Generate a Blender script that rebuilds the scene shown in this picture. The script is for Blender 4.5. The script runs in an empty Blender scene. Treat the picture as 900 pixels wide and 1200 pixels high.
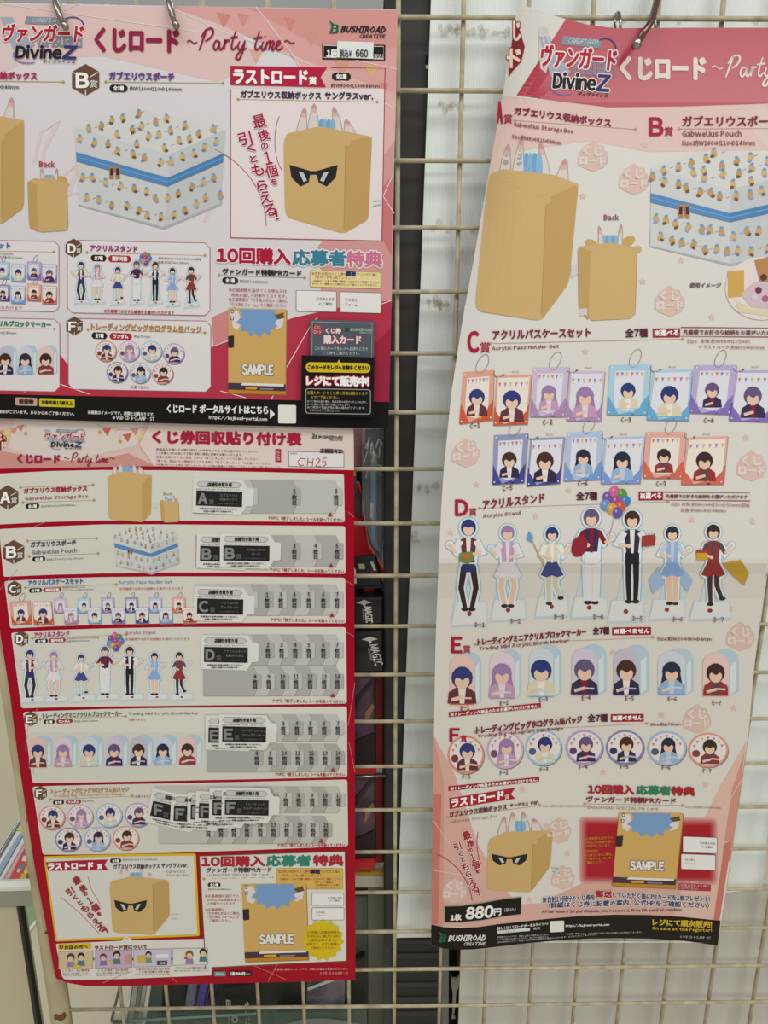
import bpy, bmesh, math, random
import numpy as np
from mathutils import Vector, Matrix
from mathutils.geometry import tessellate_polygon
C = bpy.context.scene.collection
SC = bpy.context.scene
random.seed(7)

# ------------------------------------------------------------------ camera, light, exposure
ZS = 1.65                                    # height of the topmost visible grid wire above the floor
F, PITCH, YAW, ROLL = 803.3, .2462, .012, -.0003      # focal length in pixels of a 900 x 1200 frame
CAM = np.array([-.0184, -.5992, ZS - .2387])
_f = np.array([math.sin(YAW)*math.cos(PITCH), math.cos(YAW)*math.cos(PITCH), -math.sin(PITCH)])
_r = np.cross(_f, [0, 0, 1]); _r /= np.linalg.norm(_r); _u = np.cross(_r, _f)
RT = math.cos(ROLL)*_r + math.sin(ROLL)*_u; UP = -math.sin(ROLL)*_r + math.cos(ROLL)*_u; FW = _f
cd = bpy.data.cameras.new('camera'); co = bpy.data.objects.new('camera', cd); C.objects.link(co)
cd.sensor_fit = 'HORIZONTAL'; cd.sensor_width = 36; cd.lens = 36*F/900; cd.clip_start = .02
co.matrix_world = Matrix(((RT[0], UP[0], -FW[0], CAM[0]), (RT[1], UP[1], -FW[1], CAM[1]), (RT[2], UP[2], -FW[2], CAM[2]), (0, 0, 0, 1)))
SC.camera = co
SC.view_settings.view_transform = 'Standard'; SC.view_settings.look = 'None'
SC.view_settings.gamma = 1; SC.view_settings.use_curve_mapping = False
SC.view_settings.exposure = -.39
w = bpy.data.worlds.new('room_light'); SC.world = w; w.use_nodes = True
w.node_tree.nodes['Background'].inputs[0].default_value = (.985, 1, .97, 1)
w.node_tree.nodes['Background'].inputs[1].default_value = .40

def area(name, loc, size, energy, rot=(0, 0, 0), col=(1, 1, .95)):
    l = bpy.data.lights.new(name, 'AREA'); l.shape = 'RECTANGLE'; l.size, l.size_y = size; l.energy = energy; l.color = col
    o = bpy.data.objects.new(name, l); C.objects.link(o); o.location = loc; o.rotation_euler = rot; return o
area('ceiling_tube_light', (.1, -1.2, 2.9), (3.0, .7), 38)
area('ceiling_tube_light_right', (2.0, -3.3, 2.9), (2.6, 1.6), 105)
area('ceiling_tube_light_aisle', (-.6, 2.2, 2.75), (3.0, .8), 40)

# ------------------------------------------------------------------ helpers
def W(px, py, y=0.0):
    "point of the place on the upright plane at depth y seen at (px, py) of the photograph"
    d = (px-450)/F*RT - (py-600)/F*UP + FW
    return CAM + (y - CAM[1])/d[1]*d

MATS = {}
def lin(h):
    v = [int(h[i:i+2], 16)/255 for i in (0, 2, 4)]
    return [(c/12.92 if c <= .04045 else ((c+.055)/1.055)**2.4) for c in v] + [1]
def M(h, rough=.5, metal=0, alpha=1, trans=0, noise=0, nscale=30, spec=.3, bump=0):
    k = (h, rough, metal, alpha, trans, noise, nscale, spec, bump)
    if k in MATS: return MATS[k]
    m = bpy.data.materials.new('colour_'+h); m.use_nodes = True; nt = m.node_tree; b = nt.nodes['Principled BSDF']
    b.inputs['Base Color'].default_value = lin(h); b.inputs['Roughness'].default_value = rough; b.inputs['Metallic'].default_value = metal
    b.inputs['Alpha'].default_value = alpha; b.inputs['Transmission Weight'].default_value = trans
    b.inputs['Specular IOR Level'].default_value = spec
    if noise or bump:
        tc = nt.nodes.new('ShaderNodeTexCoord'); n = nt.nodes.new('ShaderNodeTexNoise'); n.inputs['Scale'].default_value = nscale; n.inputs['Detail'].default_value = 6
        nt.links.new(tc.outputs['Object'], n.inputs['Vector'])
        if noise:
            r = nt.nodes.new('ShaderNodeValToRGB'); c = lin(h)
            r.color_ramp.elements[0].position = .32; r.color_ramp.elements[1].position = .62
            r.color_ramp.elements[0].color = [x*(1-noise) for x in c[:3]]+[1]; r.color_ramp.elements[1].color = c
            nt.links.new(n.outputs['Fac'], r.inputs[0]); nt.links.new(r.outputs[0], b.inputs['Base Color'])
        if bump:
            bp = nt.nodes.new('ShaderNodeBump'); bp.inputs['Strength'].default_value = bump; bp.inputs['Distance'].default_value = .003
            nt.links.new(n.outputs['Fac'], bp.inputs['Height']); nt.links.new(bp.outputs[0], b.inputs['Normal'])
    MATS[k] = m; return m
def tag(o, label=None, cat=None, group=None, kind=None):
    if label: o['label'] = label
    if cat: o['category'] = cat
    if group: o['group'] = group
    if kind: o['kind'] = kind
    return o
def link(name, me, parent=None):
    o = bpy.data.objects.new(name, me); C.objects.link(o)
    if parent: o.parent = parent
    return o
def empty(name, loc=(0, 0, 0)):
    o = bpy.data.objects.new(name, None); C.objects.link(o); o.location = loc; o.empty_display_size = .02; return o

class MB:
    "collects boxes, tubes and prisms, then links them as one mesh object"
    def __init__(s): s.bm = bmesh.new(); s.mats = []
    def mi(s, m):
        if m not in s.mats: s.mats.append(m)
        return s.mats.index(m)
    def faces(s, vs, fs, m):
        i = s.mi(m); bv = [s.bm.verts.new(v) for v in vs]
        for f in fs:
            try: fc = s.bm.faces.new([bv[k] for k in f]); fc.material_index = i
            except ValueError: pass
    def box(s, a, b, m):
        x0, y0, z0 = a; x1, y1, z1 = b
        s.faces([(x0,y0,z0),(x1,y0,z0),(x1,y1,z0),(x0,y1,z0),(x0,y0,z1),(x1,y0,z1),(x1,y1,z1),(x0,y1,z1)],
                [(3,2,1,0),(4,5,6,7),(0,1,5,4),(1,2,6,5),(2,3,7,6),(3,0,4,7)], m)
    def prism(s, front, off, m):
        "front: loop of 3-D points; off: vector to the back loop"
        n = len(front); off = Vector(off); f = [Vector(p) for p in front]
        s.faces(f + [p+off for p in f], [tuple(range(n)), tuple(range(2*n-1, n-1, -1))] + [(i, i+n, (i+1) % n + n, (i+1) % n) for i in range(n)], m)
    def tube(s, pts, r, m, seg=8, cap=True):
        P = [Vector(p) for p in pts]; rings = []
        up = Vector((.13, .2, .97)).normalized()
        for i, p in enumerate(P):
            d = (P[min(i+1, len(P)-1)] - P[max(i-1, 0)]).normalized()
            a = d.cross(up); a = (a if a.length > 1e-3 else d.cross(Vector((1, 0, 0)))).normalized(); b = d.cross(a)
            rr = r[i] if isinstance(r, (list, tuple)) else r
            rings.append([p + rr*(math.cos(2*math.pi*k/seg)*a + math.sin(2*math.pi*k/seg)*b) for k in range(seg)])
        vs = [v for R in rings for v in R]; fs = []
        for i in range(len(P)-1):
            for k in range(seg): fs.append((i*seg+k, i*seg+(k+1) % seg, (i+1)*seg+(k+1) % seg, (i+1)*seg+k))
        if cap: fs += [tuple(range(seg-1, -1, -1)), tuple((len(P)-1)*seg+k for k in range(seg))]
        s.faces(vs, fs, m)
    def build(s, name, parent=None, bevel=0, smooth=False):
        bmesh.ops.recalc_face_normals(s.bm, faces=s.bm.faces)
        me = bpy.data.meshes.new(name); s.bm.to_mesh(me); s.bm.free()
        for m in s.mats: me.materials.append(m)
        if smooth:
            for p in me.polygons: p.use_smooth = True
        o = link(name, me, parent)
        if bevel:
            b = o.modifiers.new('bevel', 'BEVEL'); b.width = bevel; b.segments = 2; b.limit_method = 'ANGLE'
        return o

# ---- lettering outlines, one cache entry per string
_tc = bpy.data.curves.new('lettering', 'FONT'); _to = bpy.data.objects.new('lettering', _tc); C.objects.link(_to)
GL = {}
def _raw(s, res):
    k = ('raw', s, res)
    if k not in GL:
        _tc.body = s; _tc.resolution_u = res; _tc.size = 1
        dg = bpy.context.evaluated_depsgraph_get(); dg.update()
        e = _to.evaluated_get(dg); me = e.to_mesh()
        v = np.empty(len(me.vertices)*3, np.float32); me.vertices.foreach_get('co', v); v = v.reshape(-1, 3)[:, :2].astype(float)
        GL[k] = (v, [tuple(p.vertices) for p in me.polygons]); e.to_mesh_clear()
    return GL[k]
def _em():
    if 'em' not in GL: GL['em'] = _raw('国国', 1)[0][:, 0].max()-_raw('国', 1)[0][:, 0].max()
    return GL['em']
def glyphs(s, res):
    "outlines of a string: latin letters take their wide gothic forms, set close together"
    k = (s, res)
    if k not in GL:
        V, Fc, x, n, em = [], [], 0, 0, _em()
        for ch in s:
            if ch == ' ': x += .3*em; continue
            if ch == '※':
                for P in ([(.1,.0),(.16,-.06),(.9,.68),(.84,.74)], [(.84,-.06),(.9,.0),(.16,.74),(.1,.68)], [(.44,.6),(.56,.6),(.56,.72),(.44,.72)], [(.44,-.04),(.56,-.04),(.56,.08),(.44,.08)], [(.12,.28),(.24,.28),(.24,.4),(.12,.4)], [(.76,.28),(.88,.28),(.88,.4),(.76,.4)]):
                    V.append(np.array([(x+u*em, v*em) for u, v in P])); Fc.append((n, n+1, n+2)); Fc.append((n, n+2, n+3)); n += 4
                x += em; continue
            lat = 33 <= ord(ch) <= 126 or ch in '×φ'
            v, f = _raw(chr(ord(ch)+0xFEE0) if 33 <= ord(ch) <= 126 else ch, res)
            if not len(v): x += .3*em; continue
            lo = v[:, 0].min(); hi = v[:, 0].max(); w = v.copy()
            if lat: w[:, 0] += x-lo+.05*em; x += hi-lo+.1*em
            else: w[:, 0] += x; x += em
            V.append(w); Fc += [tuple(q+n for q in t) for t in f]; n += len(w)
        GL[k] = (np.concatenate(V) if V else np.zeros((0, 2)), Fc)
    return GL[k]

LAY = .00022
def split_tri(a, b, c, T, out):
    st = [(a, b, c)]
    while st:
        a, b, c = st.pop()
        l = (math.dist(a, b), math.dist(b, c), math.dist(c, a)); m = max(l)
        if m <= T: out.append((a, b, c)); continue
        if m == l[1]: a, b, c = b, c, a
        elif m == l[2]: a, b, c = c, a, b
        h = ((a[0]+b[0])/2, (a[1]+b[1])/2); st += [(a, h, c), (h, b, c)]

def band_tris(outline, T, bh):
    "triangles of an outline, cut into level bands so that the sheet's creases fall on their edges"
    tr = []
    def cut(P, y, up):
        out = []
        for i in range(len(P)):
            p, q = P[i-1], P[i]; ip = (p[1] >= y) == up or p[1] == y; iq = (q[1] >= y) == up or q[1] == y
            if ip != iq: t = (y-p[1])/(q[1]-p[1]); out.append((p[0]+t*(q[0]-p[0]), y))
            if iq: out.append(q)
        return out
    y = math.floor(min(p[1] for p in outline)/bh)*bh
    while y < max(p[1] for p in outline):
        B = cut(cut(outline, y, True), y+bh, False); y += bh
        B = [p for i, p in enumerate(B) if math.dist(p, B[i-1]) > 1e-6]
        if len(B) < 3: continue
        for i, j, k in tessellate_polygon([[Vector((p[0], p[1], 0)) for p in B]]): split_tri(tuple(B[i]), tuple(B[j]), tuple(B[k]), T, tr)
    return tr
class Sheet:
    "a hanging sheet: dep(px, py) = distance in front of the wire grid; k(px, py) = slope of its print lines"
    def __init__(s, dep, k): s.dep, s.k, s.root = dep, k, None
    def map(s, P, L):
        P = np.asarray(P, float); d = np.vectorize(s.dep)(P[:, 0], P[:, 1]) + np.asarray(L)*LAY
        D = ((P[:, 0]-450)/F)[:, None]*RT - ((P[:, 1]-600)/F)[:, None]*UP + FW
        t = (-d - CAM[1])/D[:, 1]
        return CAM + t[:, None]*D
class Art:
    "printed matter of one part of a sheet, in one mesh with one material per ink"
    def __init__(s, sh, name, label=None, rough=.42, T=11):
        s.sh, s.name, s.label, s.rough, s.T = sh, name, label, rough, T; s.v = []; s.l = []; s.f = []; s.m = []; s.inks = []; s.spec = .14
    def ink(s, c):
        if c not in s.inks: s.inks.append(c)
        return s.inks.index(c)
    def tris(s, c, tr, L):
        i = s.ink(c); idx = {}
        for t in tr:
            f = []
            for p in t:
                q = (round(p[0], 3), round(p[1], 3))
                if q not in idx: idx[q] = len(s.v); s.v.append(q); s.l.append(L)
                f.append(idx[q])
            if len(set(f)) == 3:
                (ax, ay), (bx, by), (cx, cy) = (s.v[k] for k in f)
                if (bx-ax)*(cy-ay)-(by-ay)*(cx-ax) > 0: f.reverse()
                s.f.append(tuple(f)); s.m.append(i)
    def poly(s, c, pts, L=1):
        ys = [p[1] for p in pts]; xs = [p[0] for p in pts]
        if max(ys)-min(ys) > 14 and max(xs)-min(xs) > 8: s.tris(c, band_tris([(float(x), float(y)) for x, y in pts], s.T, 6), L); return
        tr = []
        for a, b, d in tessellate_polygon([[Vector((x, y, 0)) for x, y in pts]]):
            split_tri(tuple(pts[a]), tuple(pts[b]), tuple(pts[d]), s.T, tr)
        s.tris(c, tr, L)
    def rect(s, c, x0, y0, x1, y1, L=1, k=None):
        k = s.sh.k((x0+x1)/2, y0) if k is None else k; e = k*(x1-x0)
        s.poly(c, [(x0, y0), (x1, y0+e), (x1, y1+e), (x0, y1)], L)
    def rr(s, c, x0, y0, x1, y1, r, L=1, k=None):
        k = s.sh.k((x0+x1)/2, y0) if k is None else k; P = []
        for cx, cy, a0 in ((x1-r, y0+r, -90), (x1-r, y1-r, 0), (x0+r, y1-r, 90), (x0+r, y0+r, 180)):
            for j in range(5):
                a = math.radians(a0+22.5*j); x = cx+r*math.cos(a); P.append((x, cy+r*math.sin(a)+k*(x-x0)))
        s.poly(c, P, L)
    def oct(s, c, x0, y0, x1, y1, L=1, e=None):
        k = s.sh.k((x0+x1)/2, y0); e = (y1-y0)*.3 if e is None else e; y = lambda x, v: v+k*(x-x0)
        s.poly(c, [(x, y(x, v)) for x, v in ((x0+e,y0),(x1-e,y0),(x1,y0+e),(x1,y1-e),(x1-e,y1),(x0+e,y1),(x0,y1-e),(x0,y0+e))], L)
    def ell(s, c, cx, cy, rx, ry, L=1, rot=0, n=20):
        a = math.radians(rot); ca, sa = math.cos(a), math.sin(a)
        s.poly(c, [(cx+ca*rx*math.cos(t)-sa*ry*math.sin(t), cy+sa*rx*math.cos(t)+ca*ry*math.sin(t)) for t in (2*math.pi*i/n for i in range(n))], L)
    def line(s, c, pts, wd, L=1, closed=False):
        P = [Vector(p) for p in pts]; n = len(P); A = []; B = []
        for i in range(n):
            a = P[(i-1) % n] if (closed or i) else P[i]; b = P[(i+1) % n] if (closed or i < n-1) else P[i]
            d = b-a; d = d.normalized() if d.length else Vector((1, 0)); nn = Vector((-d.y, d.x))
            if 0 < i < n-1 or closed:
                e = (P[i]-a).normalized() if (P[i]-a).length else d; q = abs(e.dot(d)); nn = nn/max(q, .5)
            ww = wd[i] if isinstance(wd, (list, tuple)) else wd
            A.append(tuple(P[i]+nn*ww/2)); B.append(tuple(P[i]-nn*ww/2))
        tr = []
        for i in range(n if closed else n-1):
            j = (i+1) % n
            split_tri(A[i], A[j], B[j], s.T, tr); split_tri(A[i], B[j], B[i], s.T, tr)
        s.tris(c, tr, L)
    def arc(s, c, cx, cy, rx, ry, a0, a1, wd, L=1, rot=0, n=18):
        a = math.radians(rot); ca, sa = math.cos(a), math.sin(a); P = []
        for i in range(n+1):
            t = math.radians(a0+(a1-a0)*i/n); P.append((cx+ca*rx*math.cos(t)-sa*ry*math.sin(t), cy+sa*rx*math.cos(t)+ca*ry*math.sin(t)))
        s.line(c, P, wd, L)
    def text(s, c, st, x0, y0, x1, y1, L=2, k=None, bold=0, shear=0, rot=0, res=None, halo=None, hw=1.2):
        "st fitted to the box x0..x1, y0..y1 (heights taken at its left end), following the print slope"
        k = s.sh.k((x0+x1)/2, y0) if k is None else k
        if res is None: res = 1 if (y1-y0) < 8 else 3
        v, f = glyphs(st, res)
        if not len(v): return
        lo, hi = v.min(0), v.max(0); sz = np.maximum(hi-lo, 1e-6)
        X = (v[:, 0]-lo[0])/sz[0]; Y = (v[:, 1]-lo[1])/sz[1]
        wd, ht = x1-x0, y1-y0
        xx = X*wd + shear*Y*ht; yy = (1-Y)*ht
        if rot:
            a = math.radians(rot); ux, uy = xx-wd/2, yy-ht/2
            xx = math.cos(a)*ux - math.sin(a)*uy + wd/2; yy = math.sin(a)*ux + math.cos(a)*uy + ht/2
        px = x0+xx; py = y0+yy+k*xx
        def put(col, offs, LL):
            i = s.ink(col)
            for j, (dx, dy) in enumerate(offs):
                n = len(s.v); s.v += list(zip(px+dx, py+dy)); s.l += [LL+j*.05]*len(px)
                for t in f: s.f.append(tuple(n+q for q in t)); s.m.append(i)
        ring = lambda r, n: [(r*math.cos(2*math.pi*j/n), r*math.sin(2*math.pi*j/n)) for j in range(n)]
        if halo: put(halo, ring(hw, 12), L-.75)
        put(c, [(0, 0)] if not bold else [(0, 0)]+ring(bold, 6), L)
    def done(s, parent=None, name=None):
        if not s.v: return None
        me = bpy.data.meshes.new(s.name); pts = s.sh.map(s.v, s.l)
        me.from_pydata(pts.tolist(), [], s.f)
        for c in s.inks: me.materials.append(M(c, s.rough, spec=s.spec))
        me.polygons.foreach_set('material_index', s.m); me.update()
        p = parent if parent is not None else s.sh.root
        o = link(s.name, me, p)
        if s.label: o['label'] = s.label
        return o
def sheet_mesh(sh, name, outline, colour, T=10, thick=.0004, rough=.38, extra=()):
    a = Art(sh, name, rough=rough, T=T); tr = band_tris(outline, T, 6 if len(outline) > 20 else 1000)
    a.tris(colour, tr, 0); o = a.done()
    md = o.modifiers.new('thickness', 'SOLIDIFY'); md.thickness = thick; md.offset = -1
    sh.root = o; return o
def interp(t):
    "piecewise-linear function through (x, value) pairs"
    xs = [a for a, _ in t]; vs = [b for _, b in t]
    return lambda x: float(np.interp(x, xs, vs))

# ---- generic pieces of print
GOLD = 'b9a06a'
def rule(a, x0, y0, x1, y1, c=GOLD, wd=.8, L=1.5, dots=True):
    a.line(c, [(x0, y0), (x1, y1)], wd, L)
    if dots:
        for x, y in ((x0, y0), (x1, y1)): a.poly(c, [(x-2.2, y), (x, y-2.2), (x+2.2, y), (x, y+2.2)], L)
def hexagon(a, cx, cy, r, letter, c='6f5140', L=2, k=0):
    q = .86*r
    a.poly(c, [(cx, cy-r), (cx+q, cy-r/2), (cx+q, cy+r/2), (cx, cy+r), (cx-q, cy+r/2), (cx-q, cy-r/2)], L)
    for P in (((cx-q, cy-r/2), (cx-.72*q, cy-.38*r)), ((cx+.3*q, cy-.16*r), (cx+q*.93, cy-.47*r)), ((cx, cy+.62*r), (cx, cy+r))): a.line('f0e6dc', P, r*.06, L+.6)
    a.text('ffffff', letter, cx-.58*r, cy-.42*r, cx+.18*r, cy+.48*r, L+1, k, bold=r*.05)
    a.text('ffffff', '賞', cx+.28*r, cy+.02*r, cx+.76*r, cy+.5*r, L+1, k)
def badge(a, x0, y0, x1, y1, s, c='2a2526', tc='ffffff', L=2):
    a.oct(c, x0, y0, x1, y1, L); h = y1-y0
    a.text(tc, s, x0+h*.55, y0+h*.18, x1-h*.55, y1-h*.18, L+1, bold=h*.03)
def star(a, c, cx, cy, r, L=1, n=5, q=.45, rot=-90):
    a.poly(c, [((cx+(r if i % 2 == 0 else r*q)*math.cos(math.radians(rot+180/n*i))), (cy+(r if i % 2 == 0 else r*q)*math.sin(math.radians(rot+180/n*i)))) for i in range(2*n)], L)
SK = 'efcbb4'
PAL = [dict(h='39417f', t='6b3a44', u='ece4de', b='3a3c78', g='3b3030', c='d9603c'), dict(h='a583b8', t='c99fbf', u='eaddea', b='ece6ee', g=SK, c='b58fc0'),
       dict(h='2f3f7d', t='e2d9bd', u='f3efe4', b='48508f', g='d8d2bd', c='6fb2dc'), dict(h='6a5c86', t='3c3558', u='8b2338', b='eceaf0', g='eceaf0', c='8d74c4'),
       dict(h='4d332e', t='39304f', u='efe9e6', b='2b2730', g='2b2730', c='4a4f9c'), dict(h='31334a', t='9db9e0', u='c3d3ee', b='8fb2e4', g=SK, c='7ea0dd'),
       dict(h='41302e', t='9b3b3c', u='5b4f58', b='9b3a3b', g='4a3438', c='dd6f5c')]
def person(a, cx, y0, y1, p, skirt=False, L=3, wd=1.0, pose=0, base=None):
    "plain faceless paper-cut person printed on a clear stand"
    p = PAL[p]; h = y1-y0; r = h*.072; hy = y0+r*1.3; sh = hy+r*1.75; wa = y0+h*.46; hp = y0+h*.55; w = h*.075*wd
    if base:
        bx0, by0, bx1, by1 = base; q = (bx1-bx0)*.12
        a.poly('c9d8e2', [(bx0+q, by0), (bx1-q*.3, by0+.5), (bx1, by1-2), (bx0, by1)], L-1.4)
        a.poly('e4e6e6', [(bx0+q+1, by0+.8), (bx1-q*.3-1, by0+1.2), (bx1-1.2, by1-4.5), (bx0+1.5, by1-2.6)], L-1)
        a.ell('a33a3e', (bx0+bx1)/2, (by0+by1)/2-.5, (bx1-bx0)*.06, (by1-by0)*.1, L-.6)
    ft = y1-h*.01; sp = w*.55; LEG = []; ARM = []
    for s in (-1, 1):
        kx = cx+s*sp+(s*w*.5 if pose == 1 else 0)
        fx = cx+s*sp*.8+(w*.9 if (pose == 2 and s == 1) else 0); fy = ft-(h*.07 if (pose == 2 and s == 1) else 0)
        LEG.append([(cx+s*sp*.9, wa), (kx, (wa+ft)/2+h*.03), (fx, fy)])
    el = ((-1.9, .1, -.5, .0), (-1.9, .1, -2.6, -.4), (-1.7, .15, -.3, .1))[pose]; er = ((1.9, .1, 2.7, -.35), (1.8, .1, .4, .02), (1.9, .05, 2.9, -.5))[pose]
    for s, (ax, ay, bx, by) in ((-1, el), (1, er)): ARM.append([(cx+s*w, sh+h*.015), (cx+ax*w, sh+h*.13+ay*h*.1), (cx+bx*w, sh+h*.16+by*h*.25)])
    if base: a.poly('d3e2ea', [(cx-w*1.5, (wa+y1)/2), (cx+w*1.5, (wa+y1)/2), (cx+w*2.3, y1+1), (cx-w*2.3, y1+1)], L-1.6)
    for g, e, LL in (('a9c3d6', h*.026+.5, L-1.4), ('eaeff2', h*.018+.2, L-1)):
        a.ell(g, cx, hy-r*.05, r*1.2+e, r*1.3+e, LL, n=14)
        a.poly(g, [(cx-w*1.15-e, sh-e*.5), (cx+w*1.15+e, sh-e*.5), (cx+w*.9+e, hp), (cx-w*.9-e, hp)], LL+.05)
        if skirt: a.poly(g, [(cx-w*.8-e, wa-1), (cx+w*.8+e, wa-1), (cx+w*1.9+e, hp+h*.07), (cx+w*1.2+e, hp+h*.1+e), (cx-w*1.2-e, hp+h*.1+e), (cx-w*1.9-e, hp+h*.07)], LL+.1)
        for i, q in enumerate(LEG): a.line(g, q[:2]+[(q[2][0], q[2][1]+e*.8)], [w+2*e, w*.8+2*e, w*.7+2*e], LL+.15+.04*i)
        for i, q in enumerate(ARM): a.line(g, q, [w*.7+2*e, w*.6+2*e, w*.5+1.6*e], LL+.23+.04*i); a.ell(g, *q[2], w*.3+e, w*.3+e, LL+.31+.02*i, n=10)
    for i, q in enumerate(LEG):
        s = -1+2*i; a.line(p['g'], q, [w*.95, w*.75, w*.6], L+.1*i)
        a.ell('3a2f30', q[2][0]+s*.4, q[2][1], w*.55, w*.3, L+.3, n=8)
    a.poly(p['t'], [(cx-w*1.15, sh), (cx-w*.3, sh-r*.3), (cx+w*.3, sh-r*.3), (cx+w*1.15, sh), (cx+w*.8, wa), (cx-w*.8, wa)], L+.5)
    a.poly(p['u'], [(cx-w*.35, sh-r*.25), (cx+w*.35, sh-r*.25), (cx+w*.18, wa), (cx-w*.18, wa)], L+.8)
    if skirt: a.poly(p['b'], [(cx-w*.8, wa-1), (cx+w*.8, wa-1), (cx+w*1.9, hp+h*.07), (cx+w*.9, hp+h*.1), (cx, hp+h*.075), (cx-w*.9, hp+h*.1), (cx-w*1.9, hp+h*.07)], L+.7)
    else: a.poly(p['b'], [(cx-w*.85, wa-1), (cx+w*.85, wa-1), (cx+w*1.0, hp+h*.03), (cx-w*1.0, hp+h*.03)], L+.7)
    for q in ARM:
        a.line(p['u'], q[:2], [w*.7, w*.6], L+.9); a.line(SK, q[1:], [w*.5, w*.4], L+1); a.ell(SK, *q[2], w*.32, w*.32, L+1.05, n=8)
    a.ell(p['h'], cx, hy-r*.1, r*1.18, r*1.3, L+1, n=14)
    a.ell(SK, cx, hy+r*.25, r*.8, r*.92, L+1.3, n=14)
    a.poly(p['h'], [(cx-r*1.05, hy+r*.15), (cx-r*.8, hy-r*.9), (cx, hy-r*1.25), (cx+r*.8, hy-r*.9), (cx+r*1.05, hy+r*.15), (cx+r*.5, hy-r*.25), (cx, hy-r*.05), (cx-r*.5, hy-r*.25)], L+1.6)
def bust(a, cx, cy, s, p, L=3, long=False):
    "plain faceless head and shoulders, s = half height"
    p = PAL[p]; r = s*.42; hy = cy-s*.25
    if long: a.poly(p['h'], [(cx-r*1.1, hy), (cx+r*1.1, hy), (cx+r*1.5, cy+s*.7), (cx-r*1.5, cy+s*.7)], L-.3)
    a.poly(p['t'], [(cx-r*.5, cy+s*.12), (cx+r*.5, cy+s*.12), (cx+s*.62, cy+s*.4), (cx+s*.68, cy+s*.92), (cx-s*.68, cy+s*.92), (cx-s*.62, cy+s*.4)], L)
    a.poly(p['u'], [(cx-r*.45, cy+s*.12), (cx+r*.45, cy+s*.12), (cx+r*.25, cy+s*.92), (cx-r*.25, cy+s*.92)], L+.3)
    a.line(SK, [(cx-s*.5, cy+s*.75), (cx+s*.05, cy+s*.6)], s*.16, L+.4)
    a.ell(p['h'], cx, hy-r*.1, r*1.2, r*1.25, L+.5, n=14); a.ell(SK, cx, hy+r*.3, r*.82, r*.88, L+.8, n=14)
    a.poly(p['h'], [(cx-r*1.12, hy+r*.35), (cx-r*.9, hy-r*.8), (cx, hy-r*1.3), (cx+r*.9, hy-r*.8), (cx+r*1.12, hy+r*.35), (cx+r*.55, hy-r*.15), (cx+r*.05, hy+r*.2), (cx-r*.55, hy-r*.15)], L+1.1)
def mixc(c, d, t):
    return ''.join('%02x' % round(int(c[i:i+2], 16)*(1-t)+int(d[i:i+2], 16)*t) for i in (0, 2, 4))
def card(a, q, p, back=False, L=2, loop=True):
    "small pass holder card; q = four corners from top left, clockwise"
    c = PAL[p]['c']; at = lambda u, v: (q[0][0]*(1-u)*(1-v)+q[1][0]*u*(1-v)+q[2][0]*u*v+q[3][0]*(1-u)*v, q[0][1]*(1-u)*(1-v)+q[1][1]*u*(1-v)+q[2][1]*u*v+q[3][1]*(1-u)*v)
    P = lambda *uv: [at(u, v) for u, v in uv]
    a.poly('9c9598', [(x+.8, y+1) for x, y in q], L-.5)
    a.poly(mixc(c, 'ffffff', .45), q, L); a.poly(c, P((0,.6),(.3,1),(0,1)), L+.4); a.poly(c, P((1,.6),(1,1),(.6,1)), L+.4); a.poly(c, P((.25,1),(.6,.93),(.7,1)), L+.4)
    m = .14 if not back else .05
    a.poly('f3e9e2' if p in (0, 6) else 'e8e6f0', P((m,.12 if not back else .05),(1-m,.12 if not back else .05),(1-m,.72),(.8,.86),(.5,.93),(.2,.86),(m,.72)), L+.7)
    for i in range(6):
        u = m+.06+i*(.88-2*m)/5; a.poly(('d98a7c', '9a8fd0', 'd8c080')[i % 3], P((u-.04,.15),(u+.04,.15),(u,.24)), L+1)
    h = abs(q[3][1]-q[0][1]); x, y = at(.5, .6); bust(a, x, y, h*(.3 if not back else .36), p, L+1.4, long=p in (1, 5))
    for u in (.06, .94):
        for v in (.05, .95): a.ell('f4f4f4', *at(u, v), h*.016, h*.016, L+1, n=6)
    if loop and not back: x, y = at(.62, 0); a.arc('9a9698', x, y-h*.13, h*.1, h*.2, 0, 360, .7, L, rot=25)
def disc(a, cx, cy, rx, ry, p, L=2):
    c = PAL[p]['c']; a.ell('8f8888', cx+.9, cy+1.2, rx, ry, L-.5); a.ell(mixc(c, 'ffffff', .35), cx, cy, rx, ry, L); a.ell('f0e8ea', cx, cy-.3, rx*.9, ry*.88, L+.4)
    for i in range(7):
        t = math.radians(-160+i*23); x, y = cx+rx*.74*math.cos(t), cy+ry*.72*math.sin(t)
        a.poly(('d9826f', '9d93cf', 'd9c27e')[i % 3], [(x-rx*.08, y-ry*.05), (x+rx*.08, y-ry*.05), (x, y+ry*.12)], L+.8)
    bust(a, cx+rx*.08, cy+ry*.05, ry*.82, p, L+1, long=p in (1, 5))
    a.ell(mixc(c, '401828', .5), cx-rx*.6, cy+ry*.2, rx*.2, ry*.2, L+2.6, n=10)
    a.line(mixc(c, 'ffffff', .6), [(cx-rx*.1, cy+ry*.62), (cx+rx*.2, cy+ry*.5), (cx+rx*.6, cy+ry*.55)], ry*.1, L+2.8)
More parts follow.
